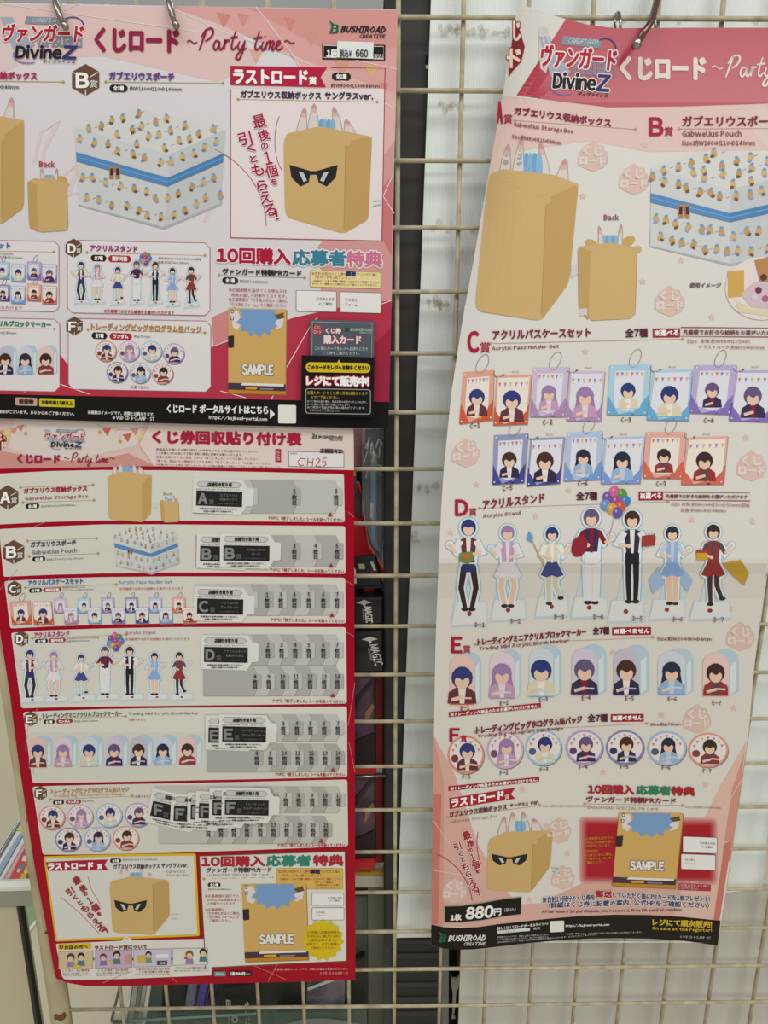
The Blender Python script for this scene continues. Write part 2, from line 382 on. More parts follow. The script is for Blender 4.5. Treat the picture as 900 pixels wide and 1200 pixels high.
def block(a, x0, y0, x1, y1, xs, p, L=2):
    "arched clear block: front x0..x1, right side to xs"
    c = PAL[p]['c']; w = x1-x0; n = 8
    def arch(a0, b0, t, bt): return [(a0+(b0-a0)*(.5-.5*math.cos(math.pi*i/n)), t+w*.42*(1-math.sin(math.pi*i/n))) for i in range(n+1)]
    d = xs-x1
    A = arch(x0+d, xs, y0-d*.35, 0); a.poly('bcd3e2', [(x0, y1), (x0, y0+w*.4)]+A+[(xs, y1-d*.55), (x1, y1)], L-.5)
    a.poly('dfe9ee', [(x1+d*.15, y0+w*.5), (xs-d*.3, y0+w*.3), (xs-d*.3, y1-d*.6), (x1+d*.15, y1-d*.2)], L-.2)
    a.poly(mixc(c, 'f6efee', .75), [(x0, y1)]+arch(x0, x1, y0, 0)+[(x1, y1)], L)
    a.poly(c, [(x0+.5, y1-.5), (x0+.5, y1-w*.3), (x1-.5, y1-w*.38), (x1-.5, y1-.5)], L+.4)
    bust(a, (x0+x1)/2, y0+(y1-y0)*.58, (y1-y0)*.42, p, L+1, long=p in (1, 5))
    a.line(mixc(c, 'ffffff', .65), [(x0+w*.2, y1-w*.2), (x0+w*.5, y1-w*.3), (x1-w*.12, y1-w*.28)], w*.07, L+2.4)
def balloons(a, cx, cy, r, L=4):
    for i, (dx, dy, c) in enumerate(((-.6,-.35,'7d5aa8'),(-.1,-.75,'d56a9a'),(.45,-.55,'5f9a48'),(.7,-.05,'4a86c8'),(-.75,.25,'6f9ad8'),(0,-.05,'b04f98'),(.35,.35,'d8603f'),(-.3,.5,'e0a640'),(.1,.8,'6a5cae'))):
        a.ell(c, cx+dx*r, cy+dy*r, r*.38, r*.42, L+i*.12, n=12); a.ell(mixc(c, 'ffffff', .45), cx+dx*r-r*.1, cy+dy*r-r*.12, r*.1, r*.12, L+1.3+i*.02, n=6)
def yellow_box(a, F4, R4, T4, L=2, tufts=None, glasses=None):
    "plain yellow fabric storage box: front, right side and top faces"
    def soft(q, t=.12):
        t *= 1.5
        P = []
        n = len(q)
        for i in range(n):
            b = q[i]; p = q[i-1]; nx = q[(i+1) % n]
            for u in (0, .25, .5, .75, 1):
                s0 = (b[0]+(p[0]-b[0])*t, b[1]+(p[1]-b[1])*t); s1 = (b[0]+(nx[0]-b[0])*t, b[1]+(nx[1]-b[1])*t)
                P.append(((1-u)**2*s0[0]+2*u*(1-u)*b[0]+u*u*s1[0], (1-u)**2*s0[1]+2*u*(1-u)*b[1]+u*u*s1[1]))
        return P
    if tufts:
        for (x, y, w, h, c, d) in tufts:
            if c == 'b': 
                for j in range(5): a.ell(('8dbbdf', '79abd6')[j % 2], x-w*.4+w*.2*j, y, w*.16, h*.55, L-.4+.05*j, n=10)
            elif c == 'y': a.ell('d0a868', x, y, w*.5, h*.5, L-.6, d)
            else:
                q = d*.012*h
                for e, cc, dl in ((.9, 'b3a6a2', -.45), (0, 'e3d7d2', -.3)): a.poly(cc, [(x-w*.5-e, y+h*.55), (x-w*.34-e+q*.4, y), (x-w*.13-e+q, y-h*.5), (x+q*1.1, y-h*.58-e), (x+w*.14+e+q, y-h*.48), (x+w*.36+e+q*.4, y), (x+w*.5+e, y+h*.55)], L+dl)
                a.poly('dfb9b6', [(x-w*.24+q*.7, y-h*.22), (x-w*.13+q, y-h*.5), (x+q*1.1, y-h*.58), (x+w*.14+q, y-h*.48), (x+w*.24+q*.7, y-h*.22)], L-.2); a.poly('d79a9c', [(x-w*.17+q*.85, y-h*.38), (x-w*.13+q, y-h*.5), (x+q*1.1, y-h*.58), (x+w*.14+q, y-h*.48), (x+w*.18+q*.85, y-h*.38)], L-.1)
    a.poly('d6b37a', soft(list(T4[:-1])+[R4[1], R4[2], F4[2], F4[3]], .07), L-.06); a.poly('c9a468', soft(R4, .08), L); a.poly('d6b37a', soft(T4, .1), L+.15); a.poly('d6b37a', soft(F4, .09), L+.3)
    q = lambda p, r, t: (p[0]+(r[0]-p[0])*t, p[1]+(r[1]-p[1])*t); rr = max(abs(F4[1][0]-F4[0][0])*.09, 1.5)
    a.ell('d6b37a', F4[1][0], F4[1][1]+rr*.2, rr, rr*.8, L+.45); a.line('b8935a', [q(F4[1], F4[2], .06), q(F4[1], F4[2], .94)], .7, L+.6)
    if glasses:
        x0, y0, x1, y1 = glasses; w = x1-x0; h = y1-y0; m = (x0+x1)/2
        for s in (-1, 1): a.poly('2b2a2c', [(m+s*w*.05, y0+h*.35), (m+s*w*.48, y0+h*.1), (m+s*w*.44, y0+h*.6), (m+s*w*.26, y0+h*.95), (m+s*w*.1, y0+h*.8)], L+1); a.poly('c9ced2', [(m+s*w*.2, y0+h*.42), (m+s*w*.3, y0+h*.36), (m+s*w*.2, y0+h*.78), (m+s*w*.13, y0+h*.72)], L+1.3)
        a.line('2b2a2c', [(m-w*.08, y0+h*.42), (m+w*.08, y0+h*.42)], h*.14, L+1)
def pouch(a, tl, tb, tr, tf, bl, bf, br, L=2, seed=1, n=(7, 4, 5)):
    "patterned cube pouch with a blue zip band: top (tl, tb, tr, tf), left and right faces"
    rnd = random.Random(seed)
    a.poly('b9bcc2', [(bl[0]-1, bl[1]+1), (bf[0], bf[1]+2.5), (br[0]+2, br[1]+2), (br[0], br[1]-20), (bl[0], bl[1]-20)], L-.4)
    a.poly('dddddd', [tl, tb, tr, tf], L); a.poly('d5d7d9', [tl, tf, bf, bl], L); a.poly('cbced3', [tf, tr, br, bf], L)
    lp = lambda p, q, t: (p[0]+(q[0]-p[0])*t, p[1]+(q[1]-p[1])*t)
    def motif(x, y, s):
        c = rnd.choice(('d3b071', 'c9a063', 'd9b87c')); r = rnd.uniform(-40, 40)
        s *= 2.05; a.ell(c, x, y, s*.55, s*.8, L+1, r, n=8); a.ell(rnd.choice(('8d7f96', '7a5a4e', '98a7cc')), x+rnd.uniform(-.4, .4)*s, y+s*.55, s*.45, s*.3, L+1.2, r, n=6); a.ell('7da0cf', x, y-s*.75, s*.38, s*.28, L+1.2, r, n=6)
    sc = abs(tr[0]-tl[0])
    for A, B, D, E, nu, nv in ((tl, tf, bf, bl, n[0], n[1]), (tf, tr, br, bf, n[2], n[1]), (tl, tb, tr, tf, 5, 4)):
        for i in range(nu):
            for j in range(nv):
                u = (i+.5+(.25 if j % 2 else -.2))/nu; v = (j+.5)/nv
                if A == tl and B == tf and abs(v-.36) < .1: continue
                if A == tf and abs(v-.36) < .1: continue
                x, y = lp(lp(A, B, u), lp(E, D, u), v); motif(x+rnd.uniform(-1, 1)*sc*.016, y+rnd.uniform(-1, 1)*sc*.014, sc*.016)
                if rnd.random() < .5: x, y = lp(lp(A, B, u+.4/nu), lp(E, D, u+.4/nu), v); a.line('aab4cf', [(x, y), (x+sc*.02, y-sc*.008)], sc*.004, L+1)
    v0, v1 = .32, .44
    a.poly('5b8fc8', [lp(tl, bl, v0), lp(tf, bf, v0), lp(tf, bf, v1), lp(tl, bl, v1)], L+1.6); a.poly('5287be', [lp(tf, bf, v0), lp(tr, br, v0), lp(tr, br, v1), lp(tf, bf, v1)], L+1.6)
    m = (v0+v1)/2
    a.line('76aee2', [lp(tl, bl, m), lp(tf, bf, m), lp(tr, br, m)], sc*.006, L+1.9)
    x, y = lp(lp(tl, tf, .42), lp(bl, bf, .42), .44); h = sc*.075
    for dx in (-.5, .5):
        a.poly('b9865e', [(x+dx*h*.5-h*.2, y-h*.5), (x+dx*h*.5+h*.2, y-h*.5), (x+dx*h*.55+h*.2, y+h*.6), (x+dx*h*.55-h*.2, y+h*.6)], L+2.2); a.poly('4d2c24', [(x+dx*h*.5-h*.12, y-h*.3), (x+dx*h*.5+h*.12, y-h*.3), (x+dx*h*.55+h*.12, y+h*.3), (x+dx*h*.55-h*.12, y+h*.3)], L+2.4)
def pr_card(a, q, L=3, tab=True):
    "plain yellow sample card with a blue burst"
    at = lambda u, v: (q[0][0]*(1-u)*(1-v)+q[1][0]*u*(1-v)+q[2][0]*u*v+q[3][0]*(1-u)*v, q[0][1]*(1-u)*(1-v)+q[1][1]*u*(1-v)+q[2][1]*u*v+q[3][1]*(1-u)*v)
    P = lambda *uv: [at(u, v) for u, v in uv]
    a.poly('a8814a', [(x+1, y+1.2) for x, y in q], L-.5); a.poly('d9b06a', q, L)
    a.poly('e6dde2', P((.03,.03),(.17,.03),(.24,.16),(.16,.26),(.08,.22)), L+.3); a.poly('e6dde2', P((.97,.06),(.8,.06),(.76,.16),(.84,.24),(.94,.2)), L+.3)
    a.poly('7fa5d6', P((.2,.01),(.8,.01),(.82,.07),(.9,.08),(.8,.16),(.86,.2),(.74,.23),(.72,.31),(.62,.27),(.55,.34),(.47,.28),(.38,.33),(.33,.26),(.22,.27),(.24,.2),(.14,.17),(.24,.09)), L+.7)
    for v in (.04, .12): a.ell('3d3a3c', *at(.07, v), 2, 2.4, L+1, n=8); a.ell('e8e4e0', *at(.07, v), 1.2, 1.5, L+1.2, n=8)
    a.poly('6b5630', P((.8,.07),(.95,.04),(.97,.1),(.86,.12)), L+1)
    a.poly('35302c', P((.0,.33),(.1,.32),(.1,.46),(.03,.47),(.0,.46)), L+1)
    h = q[3][1]-q[0][1]; w = q[1][0]-q[0][0]; x, y = at(.25, .66)
    a.text('f2efec', 'SAMPLE', x, y, x+w*.52, y+h*.115, L+1.6, k=(q[1][1]-q[0][1])/w, bold=.6, halo='8d8176', hw=1.5)
    a.poly('4a3a4c', P((0,.88),(1,.88),(1,.98),(0,.98)), L+.8); a.poly('ece8e4', P((.25,.875),(.97,.875),(.97,.905),(.22,.905)), L+1.2)
    a.poly('c98a2e', P((0,.96),(1,.96),(1,1),(0,1)), L+1.2); a.poly('d8a83a', P((.3,.92),(.5,.92),(.5,.95),(.3,.95)), L+1.3); a.poly('8a7ea0', P((.55,.93),(.8,.93),(.78,.95),(.55,.95)), L+1.3)
def series_logo(a, x0, y0, x1, y1, L=3, halo=None):
    "title logo: grey wedge, red katakana, dark latin word, thin orbit"
    w, h = x1-x0, y1-y0; X = lambda u: x0+u*w; Y = lambda v: y0+v*h; k = a.sh.k((x0+x1)/2, y0); Y2 = lambda u, v: Y(v)+k*u*w; P = lambda *uv: [(X(u), Y2(u, v)) for u, v in uv]
    a.poly('a9b3c2', P((-.02,.05),(.13,.05),(.16,.22),(.4,.62),(.3,.78),(.14,.72)), L-.8); a.poly('8d95a4', P((.3,.03),(.82,.06),(.78,.2),(.28,.18)), L-.8)
    a.text('e8ecf2', 'CARDFIGHT!!', X(.36), Y2(.36, .065), X(.76), Y2(.36, .145), L-.3, k=k, shear=.3)
    for i, ch in enumerate('Vanguard'): a.text('8f93a8', ch, X(.42+.07*i), Y2(.42+.07*i, .42), X(.485+.07*i), Y2(.42+.07*i, .66), L-.6, k=k, bold=.3)
    a.arc('3c4a8c', X(.86), Y2(.86, .22), w*.14, h*.19, -130, 60, [.4]+[h*.022]*17+[.3], L-.2); a.arc('8b6fb8', X(.32), Y2(.32, .84), w*.18, h*.17, 60, 215, [.3]+[h*.022]*17+[.4], L-.2)
    a.text('c2203c', 'ヴァンガード', X(0), Y2(0, .2), X(.98), Y2(0, .56), L+.6, k=k, shear=.12, bold=h*.014, halo='f6f2f2', hw=h*.034)
    a.text('26222c', 'Divine', X(.17), Y2(.17, .64), X(.72), Y2(.17, .9), L+.8, k=k, shear=.08, bold=h*.014, halo=halo, hw=h*.03); a.text('3a3a78', 'Z', X(.74), Y2(.74, .64), X(.9), Y2(.74, .9), L+.8, k=k, shear=.12, bold=h*.016, halo=halo, hw=h*.03)
    a.text('3a3238', 'ディヴァインズ', X(.5), Y2(.5, .94), X(.9), Y2(.5, 1.0), L+.8, k=k, bold=.15)
def maker_logo(a, x0, y0, x1, y1, c='262426', L=3, k=None):
    w, h = x1-x0, y1-y0; k = a.sh.k(x0, y0) if k is None else k
    P = lambda *uv: [(x0+u*w, y0+v*h+k*u*w) for u, v in uv]
    a.poly('1e6b48', P((.0,.0),(.09,.22),(.15,.22),(.17,.36),(.145,.46),(.165,.58),(.14,.72),(.0,.76),(.04,.3)), L); a.poly('d9b2ac' if c == '262426' else '242122', P((.075,.3),(.12,.3),(.115,.41),(.07,.43)), L+.5); a.poly('d9b2ac' if c == '262426' else '242122', P((.065,.52),(.115,.5),(.105,.62),(.06,.64)), L+.5)
    a.text(c, 'BUSHIROAD', x0+.2*w, y0+.3*h+k*.2*w, x0+w*.97, y0+.68*h+k*.2*w, L, k=k, shear=.28, bold=h*.02); a.text(c, 'CREATIVE', x0+.52*w, y0+.77*h+k*.52*w, x0+w*.97, y0+.98*h+k*.52*w, L, k=k, shear=.28, bold=h*.008)
def script(a, c, x0, y0, x1, y1, wd, L=3, k=None, word='Party time'):
    "handwritten words drawn as pen strokes"
    k = a.sh.k((x0+x1)/2, y0) if k is None else k
    S = [[(.02,.72),(.07,.3),(.10,.02)], [(.045,.28),(.09,.06),(.15,.0),(.17,.12),(.14,.3),(.085,.42)],
         [(.235,.42),(.20,.4),(.175,.55),(.185,.68),(.21,.66),(.24,.45)], [(.24,.42),(.235,.62),(.255,.68),(.28,.56)], [(.28,.56),(.30,.36),(.295,.42),(.285,.68)], [(.295,.5),(.32,.38),(.345,.4)],
         [(.41,.06),(.37,.45),(.365,.63),(.385,.67),(.42,.55)], [(.345,.3),(.43,.26)], [(.45,.4),(.43,.58),(.45,.68),(.48,.58),(.505,.38)], [(.505,.38),(.485,.7),(.445,.98),(.41,.95),(.44,.78),(.52,.62)],
         [(.66,.06),(.62,.45),(.615,.63),(.635,.67),(.67,.55)], [(.595,.3),(.69,.26)], [(.70,.4),(.68,.6),(.695,.68),(.72,.56)], [(.715,.24),(.722,.22)],
         [(.74,.4),(.72,.68)], [(.73,.5),(.765,.38),(.775,.45),(.755,.68)], [(.765,.5),(.80,.38),(.81,.45),(.79,.62),(.80,.68),(.83,.58)], [(.835,.56),(.87,.48),(.875,.4),(.855,.39),(.835,.52),(.845,.66),(.875,.66),(.905,.54)]]
    for st in S:
        if word == 'Party' and st[0][0] > .52: continue
        P = []
        for i in range(len(st)-1):
            p0, p1, p2, p3 = st[max(i-1, 0)], st[i], st[i+1], st[min(i+2, len(st)-1)]
            for j in range(5):
                t = j/5; P.append(tuple(.5*((2*p1[d])+(-p0[d]+p2[d])*t+(2*p0[d]-5*p1[d]+4*p2[d]-p3[d])*t*t+(-p0[d]+3*p1[d]-3*p2[d]+p3[d])*t**3) for d in (0, 1)))
        P.append(st[-1]); n = len(P)
        a.line(c, [(x0+u*(x1-x0), y0+v*(y1-y0)+k*u*(x1-x0)) for u, v in P], [wd*(.75+.5*math.sin(3.1*i/n)) for i in range(n)], L)
def tilde(a, c, x, y, w, wd, L=3):
    a.line(c, [(x+w*i/10, y-w*.14*math.sin(2*math.pi*i/10)) for i in range(11)], wd, L)
def vtext(a, c, items, rot, L=4, bold=.35, halo=None):
    for ch, x, y, sz in items:
        s = sz*(.5 if items[0][3] > 13 else .42); f = .8 if ch in 'ぁのをとくら' else 1
        w = s*(.35 if ch == '!' else (.5 if ch == '1' else 1))*f
        a.text(c, ch, x-w, y-s*f, x+w, y+s*f, L, k=0, rot=rot, bold=bold, halo=halo, hw=1.3, res=2)
def tiny(a, c, lines, L=2.5):
    for st, x0, y0, x1, h in lines: a.text(c, st, x0, y0, x1, y0+h, L, res=1)
def qr_panel(a, x0, y0, x1, y1, lines, tc, left, L=3):
    a.rr('8a8080', x0-.6, y0-.6, x1+.6, y1+.6, 1.5, L-.4); a.rr('f2f0f0', x0, y0, x1, y1, 1.2, L)
    w, h = x1-x0, y1-y0; tx0, tx1 = (x0+w*.5, x0+w*.95) if left else (x0+w*.06, x0+w*.48)
    for i, st in enumerate(lines):
        q = .14 if len(st) < 5 else 0; a.text(tc, st, tx0+q*w*.4, y0+h*(.3+.25*i)+a.sh.k(x0, y0)*(tx0-x0), tx1-q*w*.4, y0+h*(.46+.25*i)+a.sh.k(x0, y0)*(tx0-x0), L+1)
def chev(a, x0, x1, y0, y1, c, L=1.5, k=0, tab=True):
    "arrow-ended slot of the paste-up table, its tab at x1"
    h = y1-y0; P = [(x0, y0), (x1-9, y0), (x1-5, y0+h*.24), (x1-1, y0+h*.24), (x1, y0+h*.3), (x1, y0+h*.72), (x1-1, y0+h*.76), (x1-5, y0+h*.76), (x1-9, y1), (x0, y1)]
    P = [(x, y+k*(x-x0)) for x, y in P]; a.poly('8f8c88', [(x+.5, y+.4) for x, y in P], L-.2); a.poly(c, P, L)

# ------------------------------------------------------------------ the setting
mb = MB(); mb.box((-3, -2.5, -.05), (3.5, 5.5, 0), M('d6cdb0', .35, noise=.06, nscale=3)); tag(mb.build('floor'), kind='structure')
mb = MB(); mb.box((-3, 5.4, 0), (3.5, 5.5, 3), M('cfc9b4', .8)); tag(mb.build('wall_back'), kind='structure')

# ---- wire grid panel
WIRE = M('c6ba9c', .45, noise=.38, nscale=60, spec=.4); TUBE = M('cfc0a0', .5, noise=.3, nscale=22)
gp = empty('wire_grid_panel', (0, 0, 0)); tag(gp, 'beige wire grid display panel that carries the three lottery posters', 'grid panel')
PX = W(70, 1180)[0]; RX = .65
mb = MB()
for i in range(-2, 31):
    z = ZS - .05*i
    if z < .12: break
    mb.tube([(PX, 0, z), (RX, 0, z)], .0019, WIRE, 8)
c = -7
while c*.05 < RX:
    if c*.05 > PX+.02: mb.tube([(c*.05, .0042, ZS+.12), (c*.05, .0042, .12)], .0020, WIRE, 8)
    c += 1
mb.build('wire_lattice', gp, smooth=True)
for x in (PX, RX):
    mb = MB(); mb.tube([(x, .0, 0.03), (x, .0, ZS+.13)], .0105, TUBE, 20); mb.build('upright_tube', gp, smooth=True)
    mb = MB(); mb.tube([(x, -.22, .02), (x, .22, .02)], .0125, TUBE, 12); mb.build('foot_bar', gp, smooth=True)
mb = MB()
for q in ([(63, 1190), (66, 1188), (69, 1191), (74, 1190), (76, 1194), (71, 1197), (67, 1195), (64, 1196)], [(52, 1093), (55, 1091), (56, 1094), (53, 1095)], [(30, 957), (31, 957), (32, 963), (31, 963)]): mb.prism([W(x, y, -.0106) for x, y in q], (0, .004, 0), M('7a5238', .7, noise=.4, nscale=200))
mb.build('rust_chip', gp)
mb = MB(); mb.tube([(PX, 0, ZS+.13), (RX, 0, ZS+.13)], .0105, TUBE, 16); mb.build('top_rail', gp, smooth=True)

# ---- boards behind the grid
def board_material(name, c, ridge=260):
    m = bpy.data.materials.new(name); m.use_nodes = True; nt = m.node_tree; b = nt.nodes['Principled BSDF']; b.inputs['Roughness'].default_value = .45
    tc = nt.nodes.new('ShaderNodeTexCoord'); wv = nt.nodes.new('ShaderNodeTexWave'); wv.inputs['Scale'].default_value = ridge; wv.bands_direction = 'X'
    nt.links.new(tc.outputs['Object'], wv.inputs['Vector'])
    n = nt.nodes.new('ShaderNodeTexNoise'); n.inputs['Scale'].default_value = 9; n.inputs['Detail'].default_value = 8
    mp = nt.nodes.new('ShaderNodeMapping'); mp.inputs['Scale'].default_value = (3.5, 1, .6); nt.links.new(tc.outputs['Object'], mp.inputs[0]); nt.links.new(mp.outputs[0], n.inputs['Vector'])
    r = nt.nodes.new('ShaderNodeValToRGB'); L = lin(c); r.color_ramp.elements[0].position = .36; r.color_ramp.elements[0].color = [L[0]*.9, L[1]*.89, L[2]*.85, 1]
    r.color_ramp.elements[1].position = .5; r.color_ramp.elements[1].color = L
    nt.links.new(n.outputs['Fac'], r.inputs[0])
    mx = nt.nodes.new('ShaderNodeMixRGB'); mx.blend_type = 'MULTIPLY'; mx.inputs[0].default_value = .12; nt.links.new(r.outputs[0], mx.inputs[1]); nt.links.new(wv.outputs['Color'], mx.inputs[2])
    nt.links.new(mx.outputs[0], b.inputs['Base Color'])
    bp = nt.nodes.new('ShaderNodeBump'); bp.inputs['Strength'].default_value = .25; bp.inputs['Distance'].default_value = .001; nt.links.new(wv.outputs['Fac'], bp.inputs['Height']); nt.links.new(bp.outputs[0], b.inputs['Normal'])
    return m
PALE = board_material('ridged_pale_board', 'f6fcfc'); PALEB = board_material('ridged_grey_board', 'd2cfc8')
def slab(name, quad, y, th, m, parent=None, bevel=0):
    mb = MB(); mb.prism([W(px, py, y) for px, py in quad], (0, th, 0), m); return mb.build(name, parent, bevel)
o = slab('ridged_board', [(507.5, -60), (1010, -60), (893, 1042), (700, 1060), (640, 1097), (464.5, 1099)], .016, .005, PALE)
tag(o, 'tall pale ridged plastic board behind the upper right grid, marked with brown stains', 'board')
# its brown stains, set where they sit on the board
mb = MB(); ST = M('b09e7a', .6, alpha=.2)
rnd = random.Random(3)
for (x0, x1, y, n) in ((508, 606, 31, 22), (500, 540, 120, 7), (505, 560, 262, 8), (500, 530, 350, 12), (488, 512, 568, 5), (478, 500, 625, 4), (700, 900, 22, 6)):
    for i in range(n):
        x = rnd.uniform(x0, x1); yy = y+rnd.uniform(0, 10); wd = rnd.uniform(2, 7); h = rnd.uniform(2, 9)
        mb.faces([W(x+wd*math.cos(t)*rnd.uniform(.5, 1), yy+h*math.sin(t)*rnd.uniform(.5, 1), .0159-.00004*(i % 7)) for t in [k*math.pi/5 for k in range(10)]], [tuple(range(10))], ST)
tag(mb.build('stain_marks', o), kind='stuff')
o = slab('ridged_board', [(541, 1085), (700, 1045), (890, 1036), (1010, 1030), (960, 1420), (530, 1420)], .020, .005, PALEB)
tag(o, 'grey ridged plastic board low behind the right poster, standing below the tall pale board', 'board')
DK = M('3b3a3a', .42, noise=.12, nscale=14); DK2 = M('2f2f2f', .5)
o = slab('charcoal_sheet', [(452, -60), (512, -60), (468, 1110), (452, 1110)], .024, .004, DK)
tag(o, 'charcoal black sheet with a small slot, standing upright left of the pale board', 'sheet')
mb = MB(); mb.prism([W(a, b, .0236) for a, b in ((499, 65), (504, 65), (503.5, 74), (498.5, 74))], (0, .0003, 0), M('0c0c0c', .8)); mb.build('slot', o)
mb = MB(); mb.prism([W(a, b, .0234) for a, b in ((499, 76.5), (502.5, 76.5), (502.5, 80.5), (499, 80.5))], (0, .0003, 0), M('e8e8e6', .4)); mb.build('white_peg', o)
o = slab('corrugated_board', [(462, 1096), (517, 1096), (517, 1420), (462, 1420)], .028, .004, DK2)
mb = MB()
for i in range(14):
    y = 1103+i*17; a, b = W(463, y, .0275), W(516, y, .0275); mb.box((a[0], .0262, a[2]-.0035), (b[0], .0285, a[2]+.0035), M('393939', .45))
mb.build('corrugation', o, bevel=.001)
tag(o, 'dark grey corrugated board below the pale board, left of the right poster bottom', 'board')
o = slab('narrow_strip', [(516.5, 1090), (526, 1090), (525, 1420), (516.5, 1420)], .03, .006, M('6d6f69', .5)); tag(o, 'narrow grey green strip between corrugated board and black gap', 'strip')
o = slab('dark_gap_sheet', [(505, 1050), (560, 1050), (556, 1420), (500, 1420)], .05, .01, M('090909', .7)); tag(o, 'black sheet added for the dark of the gap beside the low grey board', 'sheet')  # added black sheet, its colour stands in for the dark of the open gap
o = slab('brown_slat', [(536, 1105), (541, 1105), (540, 1136), (535, 1136)], .045, .003, M('5a3a20', .6)); tag(o, 'short brown slat in the black gap under the right poster', 'slat')
mb = MB(); SIL = M('cfc6b4', .3, spec=.7, bump=.6, nscale=300)
mb.prism([W(a, b, .04) for a, b in ((528, 1143), (530, 1148), (536, 1148), (538, 1144), (539.5, 1149), (537, 1159), (535, 1162), (534, 1175), (532, 1192), (534, 1194), (528, 1195), (530, 1191), (530.5, 1165), (529, 1156))], (0, .004, 0), SIL)
o = mb.build('torn_wrapper', bevel=.001); tag(o, 'torn silvery strip of wrapper hanging in the black gap', 'wrapper')

# ---- shop shelf behind the left posters
GREYM = M('5f645c', .4, metal=.3)
sh = empty('display_case', (W(440, 1100, .2)[0], .2, 0)); tag(sh, 'dark shop display case with grey posts behind the left posters', 'display case')
def part_slab(name, quad, y, th, m, bevel=.001):
    o = slab(name, quad, y, th, m, None, bevel); o.parent = sh; o.matrix_parent_inverse = Matrix.Translation((-sh.location[0], -sh.location[1], -sh.location[2])); return o
part_slab('post', [(449, -40), (463, -40), (464, 1420), (450, 1420)], .035, .02, M('45484a', .45))
part_slab('lower_post', [(431, 1040), (456, 1040), (456, 1420), (432, 1420)], .07, .03, M('8b8d7e', .45))
part_slab('back_panel', [(110, 380), (470, 380), (470, 1032), (150, 1032)], .34, .01, M('17171a', .6))
part_slab('back_panel', [(170, 1032), (470, 1032), (470, 1500), (170, 1500)], .36, .01, M('2a2e2c', .5))
def shelf(name, x0, x1, py, y0, y1, m, th=.012):
    a = W(x0, py, y0); b = W(x1, py, y0); mb = MB(); mb.box((a[0], y0, a[2]-th), (b[0], y1, a[2]), m); o = mb.build(name, None, .001)
    o.parent = sh; o.matrix_parent_inverse = Matrix.Translation((-sh.location[0], -sh.location[1], -sh.location[2])); return a[2]
z1 = shelf('shelf_board', 250, 450, 684, .045, .33, M('5b6066', .3, spec=.6), .006)
z2 = shelf('shelf_board', 250, 450, 1028, .04, .33, M('d5cfbd', .4), .016)
shelf('shelf_lip', 250, 450, 1024, .036, .042, M('b8942f', .4), .004)
GL1 = M('9fb0a8', .08, alpha=.22, spec=.8)
part_slab('glass_pane', [(416, 1052), (431, 1052), (431, 1420), (416, 1420)], .075, .003, GL1)

def pack(name, quad, y, th, m, label, cat, group=None, deco=(), bevel=.002):
    y = y*.4
    "thin upright package; deco = (name, quad, material) printed on its face"
    o = slab(name, quad, y, th, m, None, bevel)
    for nm, q, mm in deco: slab(nm, q, y-.0012, .0008, mm, o)
    return tag(o, label, cat, group)
BLK = M('17171a', .28, spec=.6); RED = M('c2262c', .45, noise=.25, nscale=40); PUR = M('5d3f5c', .3, noise=.75, nscale=55, spec=.6); BLUE = M('6fb0de', .4); YEL = M('d3c24a', .4)
CLEAR = M('dfe8ee', .12, alpha=.12, spec=.9, bump=.9, nscale=70)
pack('pink_package', [(404, 500), (428, 497), (426, 547), (404, 547)], .16, .02, M('c79aa6', .4, noise=.4, nscale=40), 'pink wrapped package at the top of the shop shelf beside the poster edge', 'package')
pack('red_folder', [(396, 572), (421, 566), (432, 640), (450, 668), (450, 702), (396, 702)], .155, .012, M('d92e33', .35), 'bright red folder standing behind the black label card', 'folder')
pack('grey_wedge_card', [(414, 583), (424, 575), (425, 608), (414, 604)], .145, .004, M('5c4a4c', .5), 'small dark triangular card in front of the red folder', 'card')
pack('striped_package', [(404, 552), (417, 551), (417, 600), (404, 600)], .15, .01, M('6f8f96', .4, noise=.5, nscale=60), 'blue and yellow striped package at the poster edge', 'package', deco=[('yellow_band', [(404, 552), (417, 551), (417, 558), (404, 559)], YEL)])
for j, (x, yt, yb, c, lab) in enumerate(((427, 518, 612, BLK, 'black pouch in clear film, left of the blue one'), (435, 530, 632, BLUE, 'blue pouch with yellow top in clear film between two black ones'), (443, 545, 640, BLK, 'ribbed black pouch in clear film beside the post'))):
    o = pack('hanging_pouch', [(x-2, yt), (x+7, yt+4), (x+6-j*.5, yb+8), (x+1-j, yb)], .12+.004*(j % 2), .012, c, lab, 'pouch', None,
             deco=([('yellow_top', [(x+1, yt), (x+5, yt+2), (x+5.5, yt+15), (x, yt+13)], YEL), ('white_patch', [(x-1, yt+58), (x+3, yt+60), (x+2, yt+80), (x-1, yt+76)], M('e6e6e2', .4))] if j == 1 else [('fold_lines', [(x+.8+k*1.7, yt+16), (x+1.2+k*1.7, yt+16), (x+1+k*1.7, yb-5), (x+.6+k*1.7, yb-5)], M('4a4a4c', .3)) for k in range(3)]))
o = slab('clear_film_bag', [(424, 497), (452, 503), (451, 636), (446, 648), (436, 640), (424, 600)], .043, .002, CLEAR, None, .001); tag(o, 'crinkled clear film bag around the hanging pouches', 'bag')
mb = MB()
for i in range(16):
    x = rnd.uniform(428, 448); y = rnd.uniform(503, 548); dx = rnd.uniform(-4, 5); dy = rnd.uniform(4, 15)
    mb.tube([W(x, y, .042), W(x+dx*.6, y+dy*.5, .0415), W(x+dx, y+dy, .042)], rnd.uniform(.0002, .0006), M('eef2f4', .2, spec=.8), 5)
mb.build('film_creases', o)
